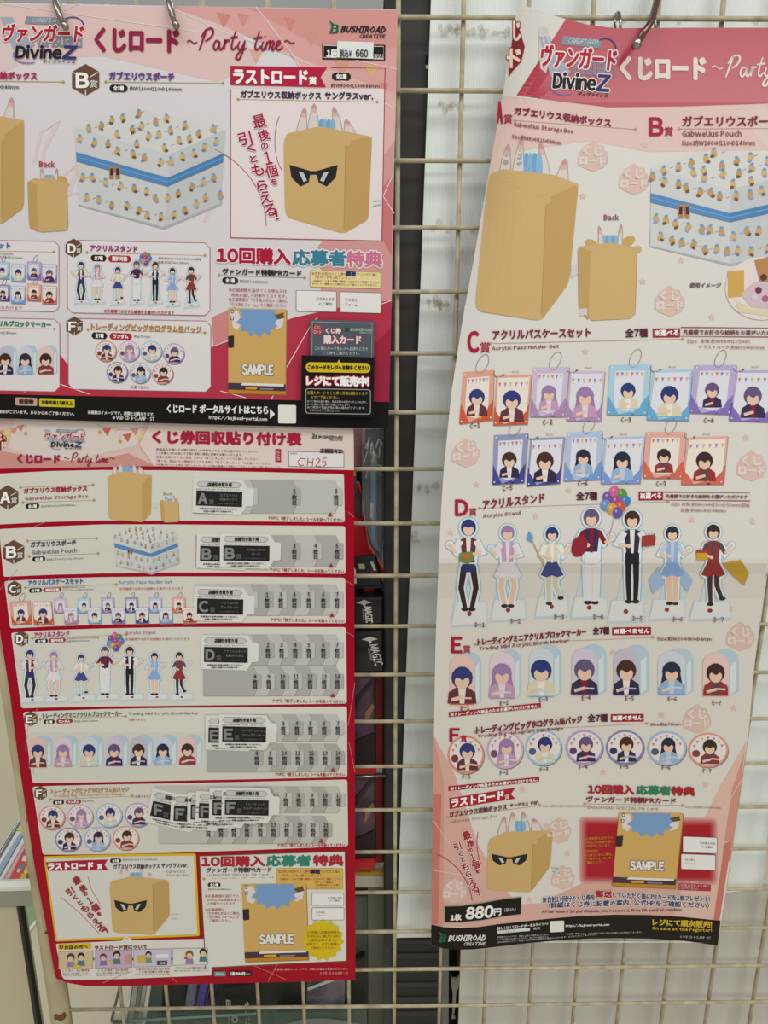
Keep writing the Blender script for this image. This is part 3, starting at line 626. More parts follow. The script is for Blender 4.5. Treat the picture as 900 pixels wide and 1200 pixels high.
o = pack('label_card', [(410, 652), (441, 650), (449, 687), (410, 690)], .10, .004, BLK, 'black label card with small white marks below the red folder', 'card', deco=[('green_mark', [(420, 661), (427, 661), (428, 667), (421, 667)], M('b7c5a0', .4)), ('white_mark', [(434, 659), (437, 658), (441, 668), (438, 669)], M('d8d8d8', .4)), ('white_edge', [(414, 664), (417, 668), (418, 684), (415, 684)], M('d8d8d8', .4))])
# black card boxes with the sideways name
def name_on(o, txt, cx, cy, length, height, ang, y, c, italic=.15):
    v, f = glyphs(txt, 3); lo, hi = v.min(0), v.max(0); sz = hi-lo; a = math.radians(ang); P = []
    for q in v:
        x = ((q[0]-lo[0])/sz[0]-.5)*length; yy = -((q[1]-lo[1])/sz[1]-.5)*height; x += -yy*italic
        P.append(W(cx+x*math.cos(a)-yy*math.sin(a), cy+x*math.sin(a)+yy*math.cos(a), y))
    mb = MB(); vs = P; bm = mb
    for dx in (0, .0003, -.0003):
        mb.faces([Vector(p)+Vector((dx, -abs(dx)*.1, dx)) for p in vs], f, M(c, .4))
    return mb.build('name_lettering', o)
def magic_box(q, y, cx, cy, ln, ht, ang, star_at, label):
    o = pack('card_deck_box', q, y, .045, BLK, label, 'card box', 'black sideways lettered card boxes'); y *= .4
    name_on(o, 'MAGIC', cx, cy, ln, ht, ang, y-.0012, 'fafafa'); name_on(o, 'THE GATHERING', cx-ht*.78, cy-1, ln*.62, ht*.22, ang, y-.0012, 'a9a9ad', 0)
    sx, sy = star_at; mb = MB(); mb.prism([W(a, b, y-.0016) for a, b in ((sx-10, sy+.5), (sx-3, sy-2), (sx, sy-3.2), (sx+2, sy-2), (sx+9, sy), (sx+2, sy+1.8), (sx, sy+6), (sx-2.4, sy+2.4))], (0, .0006, 0), M('d9dde0', .25, metal=.5)); mb.build('silver_emblem', o)
    return o
magic_box([(408, 701), (449.5, 700), (449.5, 731), (408, 732)], .075, 432, 720.5, 19, 8, 84, (427, 706), 'black card box with white sideways lettering, upper of the two by the post')
magic_box([(406, 741), (449.5, 738), (450, 787), (406, 788)], .07, 441, 767.5, 25, 9.5, 75, (434, 749), 'black card box with white sideways lettering, lower and larger of the two by the post')
pack('red_ribbon_card', [(425, 682), (440, 682), (438, 702), (427, 702)], .12, .003, RED, 'red tapering card on black above the upper card box', 'card')
pack('black_case', [(404, 684), (450, 684), (450, 702), (404, 702)], .14, .03, BLK, 'black case behind the red tapering card', 'case')
GRY = M('6a6670', .35)
for yt, yb, lab, rl in ((793, 898, 'purple patterned card pack on the upper hook beside the red strip', 'dark red pack strip right of the upper purple pack'), (910, 1012, 'purple patterned card pack on the lower hook beside the red strip', 'dark red pack strip right of the lower purple pack')):
    h = yb-yt
    pack('card_pack', [(402, yt), (439, yt+1), (440, yb), (402, yb)], .085, .008, PUR, lab, 'card pack', 'purple card packs behind the grid',
         deco=[('gold_mark', [(428, yt+h*.40), (436, yt+h*.30), (439, yt+h*.34), (427, yt+h*.55)], M('a07a58', .4)), ('dark_band', [(402, yt+h*.45), (416, yt+h*.25), (436, yt+2), (438, yt+6), (418, yt+h*.32), (402, yt+h*.52)], BLK), ('lower_panel', [(416, yt+h*.72), (439, yt+h*.62), (440, yb), (402, yb), (402, yt+h*.86)], M('2a2228', .4))])
    pack('red_pack_strip', [(438, yt), (450, yt), (450, yb), (439, yb)], .09, .008, M('7d1520', .4, noise=.5, nscale=40), rl, 'card pack', 'red card packs behind the grid')
pack('red_tray', [(402, 901), (441, 901), (441, 908), (402, 908)], .07, .01, RED, 'thin red tray edge between the two purple packs', 'tray')
mb = MB(); mb.tube([W(400, 911, .03), W(451, 909, .03)], .0011, M('b9b9bd', .3, metal=.8), 8); o = mb.build('display_rod', smooth=True); tag(o, 'thin steel rod below the red tray edge', 'rod')
pack('red_dish', [(402, 1012), (436, 1008), (442, 1012), (438, 1020), (402, 1022)], .072, .03, M('c22a2e', .35), 'red dish lying on the cream shelf at the bottom of the packs', 'dish')

# ---- lower glass case: packs and dark boxes seen under the poster
part_slab('glass_front', [(130, 1190), (430, 1184), (430, 1420), (130, 1420)], .035, .004, M('6f8a7c', .05, alpha=.25, spec=.9))
mb = MB(); a = W(130, 1197, .034); b = W(300, 1188, .034); mb.tube([tuple(a), tuple(b)], .0015, M('7d9a8c', .2), 6); o = mb.build('glass_edge', None, smooth=True); o.parent = sh; o.matrix_parent_inverse = Matrix.Translation(-sh.location)
ALU = M('b9bcb8', .3, metal=.6); WHT = M('e9ebe6', .4)
for i, (x, wd, m) in enumerate(((154, 3, WHT), (158, 6, ALU), (164.5, 4, M('8c8a86', .4)), (169, 5, ALU), (174.5, 4.5, WHT))):
    part_slab('frame_strip', [(x, 1140), (x+wd, 1140), (x+wd-11, 1215), (x-11, 1215)], .042+.001*i, .006, m, .0005)
part_slab('frame_corner', [(178, 1140), (192, 1140), (186, 1215), (168, 1215)], .05, .006, M('55625a', .4))
mb = MB(); mb.tube([tuple(W(142, 1150, .02)), tuple(W(131, 1195, .02)), tuple(W(134, 1199, .02)), tuple(W(150, 1199, .02))], .0016, M('6f7463', .4), 8); o = mb.build('bent_wire', smooth=True); tag(o, 'thin bent wire bracket behind the bottom left grid', 'bracket')
pack('purple_trim_pack', [(236, 1142), (246, 1142), (238, 1182), (229, 1182)], .13, .006, M('6a5bc0', .3, noise=.5, nscale=70), 'violet shiny pack edge below the left poster', 'pack')
pack('silver_text_pack', [(222, 1142), (233, 1142), (227, 1180), (216, 1180)], .135, .006, M('8e94a6', .3, noise=.6, nscale=60), 'silver lettered pack leaning beside the violet one', 'pack')
pack('green_case', [(192, 1135), (222, 1135), (214, 1215), (176, 1215)], .16, .01, M('3e4a48', .4, noise=.4, nscale=20), 'dark green grey case low behind the silver lettered pack', 'case')
pack('blue_card_pack', [(249, 1142), (259, 1142), (254, 1180), (240, 1180)], .15, .006, M('3d3f66', .3, noise=.6, nscale=60), 'dark blue pack right of the violet pack edge', 'pack')
o = pack('dark_game_box', [(261, 1158), (300, 1152), (301, 1260), (261, 1260)], .12, .02, M('2b2a2b', .4), 'dark grey box with white sideways lettering under the left poster', 'box')
name_on(o, '日 -8', 268, 1190, 36, 5, 88, .0466, 'd5d5d5'); name_on(o, 'ケバス', 290, 1190, 34, 5, 88, .0466, 'd5d5d5')
mb = MB(); mb.prism([W(275+4*math.cos(t), 1195+4*math.sin(t), .0464) for t in (math.pi*i/6 for i in range(12))], (0, .0006, 0), M('cfcfcf', .4)); mb.prism([W(275+1.6*math.cos(t), 1195+1.6*math.sin(t), .046) for t in (math.pi*i/6 for i in range(12))], (0, .0004, 0), M('2b2a2b', .4)); mb.build('ring_mark', o)
pack('shiny_wrapped_pack', [(360, 1146), (405, 1142), (404, 1177), (358, 1180)], .14, .012, M('7d7486', .18, noise=.7, nscale=45, spec=.9, bump=.5), 'shiny wrapped pack with violet sheen under the poster corner', 'pack', deco=[('white_crease', [(360, 1158), (392, 1146), (393, 1149), (361, 1161)], M('d5d8d8', .3))])
pack('dark_wrapped_pack', [(303, 1148), (356, 1146), (355, 1180), (302, 1182)], .15, .012, M('3b3f3c', .3, noise=.5, nscale=30, bump=.4), 'dark wrapped pack between the lettered box and the shiny pack', 'pack')
o = pack('black_console_box', [(324, 1187), (428, 1184), (430, 1280), (322, 1280)], .12, .02, M('1c1c1d', .3, spec=.6), 'black box with a grey curved stripe at the bottom under the poster corner', 'box')
mb = MB(); up_ = [(335+i*9, 1201-7*math.sin(math.pi*(i/10)**.8)) for i in range(11)]
mb.prism([W(a, b, .0465) for a, b in up_+[(x, y+7) for x, y in reversed(up_)]], (0, .0008, 0), M('a9abab', .35)); mb.build('grey_stripe', o)
pack('tall_dark_pack', [(408, 1130), (428, 1120), (430, 1180), (409, 1180)], .13, .01, M('2c302e', .3, noise=.5, nscale=30), 'tall dark pack beside the grey lower post', 'pack')

# ---- counter with flyers at the left, seen past the upright
ct = empty('flyer_counter', (W(0, 1080, .3)[0]-.2, .3, 0)); tag(ct, 'beige counter with a metal edged flyer tray, left of the grid upright', 'counter')
def ctp(name, mb, bevel=.001): o = mb.build(name, None, bevel); o.parent = ct; o.matrix_parent_inverse = Matrix.Translation(-ct.location); return o
q = W(40, 1045, .10); zt = q[2]; xr = W(46, 1045, .10)[0]
mb = MB(); mb.prism([W(-200, 1050, .10), W(47, 1043, .10), W(42, 1062, .10), W(-200, 1066, .10)], (0, .02, 0), M('a9aaa2', .3, metal=.4)); ctp('tray_edge', mb)
mb = MB(); mb.prism([W(-200, 1044, .098), W(47, 1039, .098), W(47, 1044, .098), W(-200, 1050, .098)], (0, .01, 0), M('f0efe6', .35)); ctp('tray_lip', mb)
mb = MB(); mb.prism([W(-260, 1066, .105), W(19, 1062, .105), W(46, 1230, .105), W(-200, 1230, .105)], (0, .02, 0), M('cfc5ac', .5)); ctp('front_panel', mb)
mb = MB(); mb.prism([W(19, 1061, .104), W(23, 1061, .104), W(49, 1230, .104), W(44.5, 1230, .104)], (0, .01, 0), M('3a3a33', .5)); ctp('dark_edge', mb)
# sloping flyer bed: quad through four points with growing depth
def bed(name, pts, m, th=.004): mb = MB(); mb.prism([W(x, y, d) for x, y, d in pts], (0, .001, -th), m); return mb
ctp('tray_rail', bed('r', [(-50, 1075, .118), (-44, 1083, .118), (26, 956, .305), (23, 956, .305)], M('8d9296', .25, metal=.7)))
_p0, _p1, _p2 = W(44, 1038, .11), W(25, 958, .30), W(-120, 1042, .11); _n = np.cross(_p1-_p0, _p2-_p0); _n /= np.linalg.norm(_n); _n *= math.copysign(1, _n[2])
def onbed(x, y, h=0):
    d = (x-450)/F*RT - (y-600)/F*UP + FW; return CAM + ((_p0+_n*h-CAM)@_n)/(d@_n)*d
mb = MB(); mb.prism([onbed(x, y) for x, y in ((-27, 1041), (46, 1038), (46, 956), (26, 958))], tuple(-_n*.002), M('eceae6', .4)); fl = mb.build('flyer'); tag(fl, 'white flyer with red area and blue stripes lying in the counter tray', 'flyer')
_fk = [0]
def fp(name, pts, c):
    _fk[0] += 1; mb = MB(); mb.prism([onbed(x, y, .0003+.0001*_fk[0]) for x, y in pts], tuple(-_n*.0002), M(c, .4)); mb.build(name, fl)
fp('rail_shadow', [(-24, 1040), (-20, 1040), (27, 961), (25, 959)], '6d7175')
fp('blue_stripe', [(-16, 1038), (-9, 1038), (27, 976), (23, 976)], '9db4cf'); fp('dark_stripe', [(-8, 1038), (-6, 1038), (27.5, 979), (26, 979)], '5f7f9e')
fp('pink_lettering', [(-1, 1036), (2, 1036), (29, 989), (27.5, 988)], 'd29a9e'); fp('pink_line', [(4, 1036), (5.5, 1036), (31, 990), (30, 990)], 'd9b0b0')
fp('red_area', [(7, 1036.5), (37, 1036), (37, 980), (33, 986)], 'dd4a48'); fp('yellow_corner', [(19, 973), (27, 962), (29, 974)], 'd9d870')
for x, y, c, s in ((25, 1016, '5f93b8', 3.5), (29, 1006, 'e8eef2', 3.5), (31, 999, '5f93b8', 3), (22, 1020, 'c9d8e4', 2.5), (27, 1028, 'e0c83a', 4.5), (32, 1019, 'd9c032', 4.5), (34, 1027, '6a651f', 2.5), (30, 1022, 'f0e9a0', 2)):
    fp('cut_lettering', [(x-s, y+s*.8), (x+s*.5, y+s), (x+s, y-s*.7), (x-s*.4, y-s)], c)
def onfloor(x, y, z=.004):
    d = (x-450)/F*RT - (y-600)/F*UP + FW; return CAM+(z-CAM[2])/d[2]*d
mb = MB()
mb.prism([onfloor(x, y) for x, y in [(20, 1060), (48, 1050), (56, 1058), (33, 1093), (27, 1093)]], (0, 0, -.003), M('8fae7c', .6)); o = mb.build('floor_mat'); tag(o, 'green mat edge on the beige floor beside the counter', 'mat')
mb = MB(); mb.prism([onfloor(x, y, .006) for x, y in [(33, 1088), (48, 1070), (49, 1073), (34, 1092)]], (0, 0, -.005), M('e9ece6', .5)); mb.build('white_binding', o)

# ================================================================== poster at the upper left
S1 = Sheet(lambda x, y: .0165+.004*math.sin(math.pi*min(max(y/500, 0), 1))+.002*math.sin(x/90), lambda x, y: .014+.00004*y)
EDGE1 = [(-40, 3)]+[(i*20, 3.6+i*20*.0165) for i in range(24)]+[(466, 11.5)]+[(466-11*i/20, 11.5+491*i/20) for i in range(1, 21)]+[(430, 502.3), (240, 497), (100, 492.5), (-40, 488)]
o = sheet_mesh(S1, 'lottery_poster', EDGE1, 'e4dfe4'); tag(o, 'pink lottery poster at the upper left with large pouch picture and black foot', 'poster', 'lottery posters')
a = Art(S1, 'background_print')
a.poly('e8c9c8', [(-40, 4), (270, 9), (300, 75), (255, 96), (120, 66), (-40, 72)], .3)
a.poly('e6cfd0', [(-40, 30), (60, 62), (-10, 90), (-40, 90)], .4)
a.poly('e3aaa6', [(196, 7), (466, 12), (463, 165), (430, 150), (340, 66), (262, 30)], .5); a.poly('dd9d98', [(290, 9), (466, 12), (465, 55), (385, 60)], .7)
a.poly('e9b9b5', [(345, 66), (464, 110), (462, 175), (400, 240), (360, 120)], .6); a.poly('e7cfd0', [(300, 80), (380, 120), (400, 240), (300, 200)], .5)
a.poly('dba0a0', [(372, 290), (462, 165), (459, 360), (380, 390)], .7); a.poly('d37b80', [(428, 245), (460, 205), (459, 300)], .9)
a.poly('bf3a52', [(245, 408), (345, 372), (400, 360), (459, 352), (456, 474), (240, 467), (66, 458), (70, 418), (110, 456)], 1.0); a.poly('a82b46', [(420, 420), (458, 385), (456, 474), (400, 472)], 1.1)
a.poly('c23a4a', [(-40, 455), (70, 415), (105, 460), (240, 462), (240, 468), (-40, 463)], 1.05)
a.poly('d98f8f', [(250, 405), (300, 385), (275, 360), (248, 372)], .9)
for P in (((0, 4), (105, 19), (230, 37)), ((75, 12), (92, 4)), ((198, 8), (258, 36), (345, 66), (461, 126)), ((300, 8), (345, 66), (352, 80)), ((392, 65), (465, 81)), ((459, 352), (430, 362)), ((335, 432), (365, 380), (372, 372)), ((318, 468), (336, 430)), ((28, 459), (70, 450), (105, 462)), ((258, 458), (288, 466)), ((449, 230), (462, 250)), ((449, 230), (461, 204))): a.line('f2e6e6', P, .9, 1.3)
for x, y, s, c in ((262, 20, 14, 'd98d88'), (285, 20, 12, 'dc948e'), (340, 25, 13, 'd98d88'), (365, 40, 15, 'dd9a90'), (400, 75, 16, 'dda08e'), (435, 80, 15, 'e0b58a'), (300, 62, 14, 'e2b59a'), (450, 100, 9, 'd98d88')):
    a.poly(c, [(x-s*.6, y-s*.4), (x+s*.6, y-s*.2), (x, y+s*.9)], 1.1)
a.poly('1d1918', [(-40, 461), (100, 464), (240, 466.5), (345, 469), (455.8, 471), (455, 502.5), (240, 497.5), (-40, 489)], 1.3)
for s, P in ((7, [(40, 190), (48, 155), (68, 142), (52, 175), (45, 225), (60, 255), (80, 215)]), (7, [(75, 205), (92, 190), (80, 230), (95, 225), (102, 195), (100, 230)]), (8, [(240, 165), (252, 150), (262, 200), (240, 260)])): a.line('e5d2d6', P, s*.5, .8)
a.done()
a = Art(S1, 'series_logo'); series_logo(a, 2, 17, 98, 73); a.done()
a = Art(S1, 'title_lettering'); a.text('9b2449', 'くじロード', 112, 33, 209, 60, 3, bold=1.5); tilde(a, '9b2449', 219, 49, 12, 1.5); script(a, '9b2449', 231, 33, 342, 69, 2.0); tilde(a, '9b2449', 333, 49, 12, 1.5); a.done()
a = Art(S1, 'maker_logo'); maker_logo(a, 386, 24, 453, 44); a.done()
a = Art(S1, 'price_panel'); a.rect('1f1b1c', 377.5, 51, 451.5, 69.5, 2, .02); a.line('e9d9d6', [(379.3, 52.9), (449.6, 54.4), (449.6, 69), (379.3, 67.3)], .7, 2.5, True)
a.text('ffffff', '1回', 383, 58.5, 396, 67, 3, bold=.5); a.text('ffffff', '(税込)', 437, 63, 449, 68.5, 3); a.done()
# price sticker: stuck over the printed price
st = Sheet(lambda x, y: S1.dep(x, y)+.0012, S1.k); o = sheet_mesh(st, 'price_sticker', [(395.5, 48), (438, 49.5), (437, 69), (394.5, 67)], 'eceef0', thick=.0002); tag(o, 'small white price sticker reading 660 on the black price panel of the upper left poster', 'sticker')
a = Art(st, 'printed_price'); a.text('55555a', '税込¥', 398, 58, 412, 66.5, 1.5, k=.03, bold=.2); a.text('45454a', '660', 417, 58, 431, 66.5, 1.5, k=.03, bold=.3); a.done()
# prize B heading and pouch
a = Art(S1, 'prize_heading'); hexagon(a, 100.3, 93.4, 18.5, 'B', k=.015); a.text('6b4790', 'ガブエリウスポーチ', 128, 84, 204, 93, 3, bold=.55); rule(a, 124, 96, 261, 97.5, wd=.7); badge(a, 128.5, 99, 149.5, 107.5, '全1種'); a.text('55504f', '約W180×H110×D140mm', 152, 101, 213, 106, 2, bold=.1); a.done()
a = Art(S1, 'prize_heading'); a.text('b52a55', '納ボックス', 0, 84, 43, 92.5, 3, bold=.5); rule(a, -20, 95, 74, 96, wd=.7); a.text('55504f', '×D88mm', -1, 99.5, 22, 104, 2, bold=.1); a.text('b9405a', 'Back', 46, 188.5, 64, 195.5, 3, bold=.3); a.done()
a = Art(S1, 'pouch_picture'); pouch(a, (87, 149), (156, 127), (264, 152), (199, 181), (93, 240), (192, 266), (258, 238), 2, 5); a.done()
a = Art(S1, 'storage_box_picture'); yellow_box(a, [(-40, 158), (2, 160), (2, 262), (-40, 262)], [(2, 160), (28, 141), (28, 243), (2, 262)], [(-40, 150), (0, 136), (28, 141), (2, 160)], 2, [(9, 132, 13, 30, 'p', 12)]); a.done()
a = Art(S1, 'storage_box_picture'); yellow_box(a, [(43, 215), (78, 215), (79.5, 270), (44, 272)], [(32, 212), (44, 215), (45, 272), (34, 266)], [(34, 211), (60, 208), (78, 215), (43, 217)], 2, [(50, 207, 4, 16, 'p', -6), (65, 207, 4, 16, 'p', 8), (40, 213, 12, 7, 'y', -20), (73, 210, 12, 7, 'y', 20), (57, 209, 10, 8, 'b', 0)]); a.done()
# last prize frame
a = Art(S1, 'last_prize_panel'); a.poly('f0e4e6', [(270, 104), (451, 104), (448, 282), (270, 278.5)], 1.1)
a.line('a83a58', [(270.3, 104), (270.3, 278.5), (447.5, 282.3), (451.3, 80), (388, 79)], .9, 1.6)
a.poly('bd1f45', [(270, 77), (383.5, 79), (375.5, 90), (382, 102), (270, 99.5)], 2); a.text('ffffff', 'ラストロード', 274, 81.5, 360, 97.5, 3, bold=1.0); a.text('ffffff', '賞', 362, 90, 371, 99, 3, bold=.4)
badge(a, 389, 85, 411, 94, '全1種'); a.text('5a5254', '約W85×H115×D88mm', 388, 97.5, 445, 102, 2.5, bold=.1); a.text('3a3550', 'ガブエリウス収納ボックス', 282, 106, 376, 114.5, 3, bold=.4); a.text('3a3550', 'サングラスver.', 381, 107.5, 437, 116, 3, bold=.4); rule(a, 279, 116.5, 442, 119.5, wd=.7)
vtext(a, 'b7254a', [('最', 304, 142, 15), ('後', 309, 158, 13), ('の', 310, 171, 10), ('1', 314, 185, 15), ('個', 318, 201, 14), ('を', 321, 213, 9), ('引', 287, 162, 15), ('く', 294, 173, 12), ('と', 297, 186, 10), ('も', 302, 199, 14), ('ら', 307, 217, 15), ('え', 312, 231, 14), ('る', 317, 246, 14), ('!', 324, 252, 11)], -14, halo='f3ecee')
a.arc('b7254a', 345, 165, 23, 45, 220, 130, .7, 2); a.arc('b7254a', 205, 265, 107, 100, -70, 0, .7, 2); a.done()
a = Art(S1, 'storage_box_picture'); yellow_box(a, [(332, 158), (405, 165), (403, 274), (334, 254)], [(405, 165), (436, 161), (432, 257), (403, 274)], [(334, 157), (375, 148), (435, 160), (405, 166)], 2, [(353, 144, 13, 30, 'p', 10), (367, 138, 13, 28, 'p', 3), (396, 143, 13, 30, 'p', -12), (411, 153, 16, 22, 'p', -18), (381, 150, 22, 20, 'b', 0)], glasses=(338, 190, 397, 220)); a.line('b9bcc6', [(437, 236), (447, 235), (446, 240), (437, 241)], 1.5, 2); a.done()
# prize D and F panels
def oct_panel(a, x0, y0, x1, y1, e=6, k=.02, fill='ece6ea'):
    y = lambda x, v: v+k*(x-x0); P = [(x, y(x, v)) for x, v in ((x0+e,y0),(x1-e,y0),(x1,y0+e),(x1,y1-e),(x1-e,y1),(x0+e,y1),(x0,y1-e),(x0,y0+e))]
    a.poly(fill, P, 1.2); a.line('b06a7c', P, .7, 1.6, True)
a = Art(S1, 'section_panel'); oct_panel(a, 79, 281.5, 246, 366.5); hexagon(a, 86.3, 290.8, 11.2, 'D', k=.02); a.text('a83a86', 'アクリルスタンド', 106, 287, 161, 294, 3, bold=.4); rule(a, 102, 296, 240, 299.5, wd=.6)
badge(a, 106.5, 298.5, 124.5, 306, '全7種'); badge(a, 127, 299, 153.5, 307, '選択可能', 'bd2440'); tiny(a, '5a5254', [('本体:約W60×H150×D50mm前後', 185, 301, 236, 3.2), ('台座:約W54×D38mm', 185, 305.6, 221, 3.2)]); a.text('b7344f', '※先着順でお好きな絵柄をお選びいただけます', 122, 362.3, 204, 366.3, 3, bold=.1); a.done()
FIG1 = ((95, 307, 351), (114, 310, 351), (138, 313, 352), (160, 306, 352), (182, 307, 352), (202, 314, 354), (224, 313, 355))
for i, (x, y0, y1) in enumerate(FIG1):
    a = Art(S1, 'stand_picture'); person(a, x, y0, y1, i, i in (1, 2, 5, 6), pose=(1, 1, 2, 0, 0, 0, 2)[i], base=(x-9, y1-1, x+10, y1+7.5), wd=1.1)
    if i == 3: balloons(a, 170.5, 303, 7); a.line('8a8488', [(169, 310), (165, 320)], .4, 4)
    a.done()
a = Art(S1, 'section_panel'); oct_panel(a, 80, 373, 247, 456); hexagon(a, 87.2, 382, 11.2, 'F', k=.02); a.text('c08a4e', 'トレーディングビッグホログラム缶バッジ', 107, 378.5, 236, 386.5, 3, bold=.35); rule(a, 103, 386.5, 240, 390, wd=.6)
badge(a, 107.5, 389.3, 125.5, 397, '全7種'); badge(a, 128.5, 390, 154.5, 397.8, 'ランダム', 'bd2440'); a.text('5a5254', '約φ75mm', 157, 392.5, 176, 396, 2.5); a.text('b7344f', '※選べません', 153, 451.5, 175, 455.3, 3); a.done()
for i, (x, y) in enumerate(((124, 411.5), (151, 411.5), (177.3, 411.7), (203.5, 414.5), (137.3, 436.3), (164, 437), (190.5, 438))): a = Art(S1, 'badge_picture'); disc(a, x, y, 12.6, 12.3, i); a.done()
# cut-off panels at the left
a = Art(S1, 'section_panel'); oct_panel(a, -40, 281, 69, 363, 5, .02); a.text('4472b8', 'ット', -1, 284.5, 12, 291, 3, bold=.4); rule(a, -30, 294, 63, 295.3, wd=.6); tiny(a, '5a5254', [('×H105mm', -10, 295.5, 15, 3), ('約W65×H90mm', -15, 299.5, 27, 3)]); a.text('b7344f', '選びいただけます', -14, 358, 26, 362, 3); a.done()
CY = ((-6, 306, 17, 21, 2), (13, 308.5, 16.5, 22, 2), (31.5, 306, 16.5, 22, 3), (49, 309, 17.5, 22.5, 3), (-5, 333, 16.5, 20, 4), (12.5, 334.5, 17, 21.5, 5), (31.5, 332, 16.5, 21, 6), (49, 334.5, 17.5, 22, 6))
for i, (x, y, wd, h, p) in enumerate(CY): a = Art(S1, 'card_picture'); card(a, [(x, y), (x+wd, y+.6), (x+wd-.3, y+h), (x+.3, y+h-.5)], p, i % 2 == 1); a.done()
a = Art(S1, 'section_panel'); oct_panel(a, -40, 372, 70, 457, 6, .02); a.text('3d8c76', 'リルブロックマーカー', -1, 375.5, 59.5, 382, 3, bold=.4); rule(a, -30, 384, 64, 385.5, wd=.6); a.text('5a5254', '0×D8mm', -2, 388, 19, 391.5, 2.5); a.done()
for x, p in ((-3, 4), (20.5, 5), (44.5, 6)): a = Art(S1, 'block_picture'); block(a, x, 406, x+18, 439.5, x+23, p); a.done()
# buyer's special
a = Art(S1, 'special_offer_lettering')
a.text('b71f45', '10回購入', 254.5, 290, 340, 307.5, 3, bold=1.0, halo='f6eef0', hw=2.4); a.text('3f87a0', '応募者', 343, 292.8, 405, 310.5, 3, bold=1.0, halo='f6eef0', hw=2.4, k=.02); a.text('d9799b', '特典', 407, 294.3, 447, 312, 3, bold=1.0, halo='f6eef0', hw=2.4, k=.02)
a.text('3a3336', 'ヴァンガード特製PRカード', 261, 314.5, 353, 321.5, 3, bold=.4); rule(a, 257, 322.5, 357, 325.5, wd=.7); badge(a, 260.5, 324.8, 279, 332.3, '全1種'); a.text('5a5254', '約W59×H86mm', 281, 327.5, 314, 331.5, 2.5)
tiny(a, 'a8324c', [('※応募期間を過ぎてのお申込みは', 268, 337.3, 336, 4.3), ('特典お渡しの対象外となります。', 271, 343.3, 336, 4.3), ('※応募期間は「引き換え方法のご案内」', 268, 348.6, 336, 4.3), ('「引き換えフォーム」をご確認ください。', 270, 354.3, 336, 4.3)])
a.rr('c9a84e', 363, 316.5, 446.5, 336.5, 3, 2); a.rr('f0e2a4', 363.7, 317.2, 445.8, 335.8, 2.6, 2.4); a.poly('f0e2a4', [(371, 318), (374, 313), (378, 318)], 2.4)
tiny(a, 'a33a48', [('※合計10回分のくじ券を郵送していただく毎に', 365.5, 318.3, 443, 4), ('PRカードを1枚プレゼント!', 369.5, 323, 416, 3.6), ('(詳細はくじ券に記載の案内、公式HPをご確認ください)', 367, 327.4, 444, 3), ('※カードの種類はご応募状況により選ぶことはできません。', 366, 331, 443, 2.6)], 3); a.text('2f3d6e', '郵送', 406, 317.8, 417, 323.3, 3.2, bold=.4); a.done()
a = Art(S1, 'code_panel'); qr_panel(a, 347.5, 340.5, 394, 364, ['引き換え方法', 'のご案内'], '6a5a60', True); a.done()
a = Art(S1, 'code_panel'); qr_panel(a, 399, 342.3, 446, 365.5, ['引き換え', 'フォーム'], 'b0506a', False); a.done()
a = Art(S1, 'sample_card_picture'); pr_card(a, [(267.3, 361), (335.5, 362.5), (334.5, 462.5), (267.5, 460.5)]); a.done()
a = Art(S1, 'foot_lettering'); a.rr('d2a49c', 18, 465.5, 43.5, 475, 1.5, 2); a.text('3a2e2c', '販促物', 22.5, 467.8, 39, 472.8, 3, bold=.3); a.rr('d9cb2a', 46, 466.5, 87.5, 476.3, 1.5, 2); a.text('3a3420', '対象年齢15歳以上', 48.5, 469, 85, 473.8, 3, bold=.2)
a.text('e8e4e2', 'る場合がございます。あらかじめご了承ください。', -6, 480, 87, 484, 2.5, bold=.15); a.text('e8e4e2', '※画像はイメージです。実際とは異なります。', 103, 481, 181, 485.2, 2.5, bold=.15); a.text('e8e4e2', '©VGD CD ©CLAMP・ST', 132, 487.3, 181, 491.3, 2.5, bold=.15)
a.text('f2efee', 'くじロード ポータルサイトはこちら', 196, 474, 314, 483.3, 3, bold=.45, k=.015); a.poly('f2efee', [(316.3, 479), (322.3, 485.3), (316.3, 491)], 3); a.text('e8e4e2', 'https://kujiroad-portal.com', 245, 486.8, 313, 492, 2.5, bold=.2); a.rr('f2f0ee', 326, 474.5, 347, 496, 1.5, 2.5, .015); a.done()
# purchase card standing in its black pocket
sc = Sheet(lambda x, y: S1.dep(x, y)+.004, lambda x, y: .015); o = sheet_mesh(sc, 'purchase_card', [(363.5, 374.5), (438.5, 376.5), (438, 440), (363, 438)], '59636f', thick=.0009); tag(o, 'slate grey purchase card sticking out of the black pocket on the upper left poster', 'card')
a = Art(sc, 'card_print'); a.line('a9b0b6', [(366, 377), (436, 379), (435.5, 438), (365.5, 436)], .6, 1, True); a.poly('b5414c', [(371.5, 379.5), (378, 384), (377, 391), (372, 394), (366.5, 390), (366.5, 383)], 1.3); a.text('efe6e2', 'くじ', 368.5, 381.5, 375.5, 386, 2); a.text('efe6e2', 'ロード', 367.8, 387, 376.5, 391, 2)
a.text('f1e6e6', 'くじ券', 382, 384.5, 399.5, 390.5, 2, bold=.4, halo='b04a58', hw=.9); a.text('f1e6e6', '購入カード', 379.5, 393, 423, 402.5, 2, bold=.5, halo='b5414f', hw=1.3); tiny(a, 'dfe2e4', [('この購入カードをレジへお持ちになり', 369, 406, 431, 4.2), ('くじ券をご購入ください。', 379, 411.5, 422, 4.2)], 2); maker_logo(a, 404, 382, 437, 390.5, 'b9d0c4', 2); a.done()
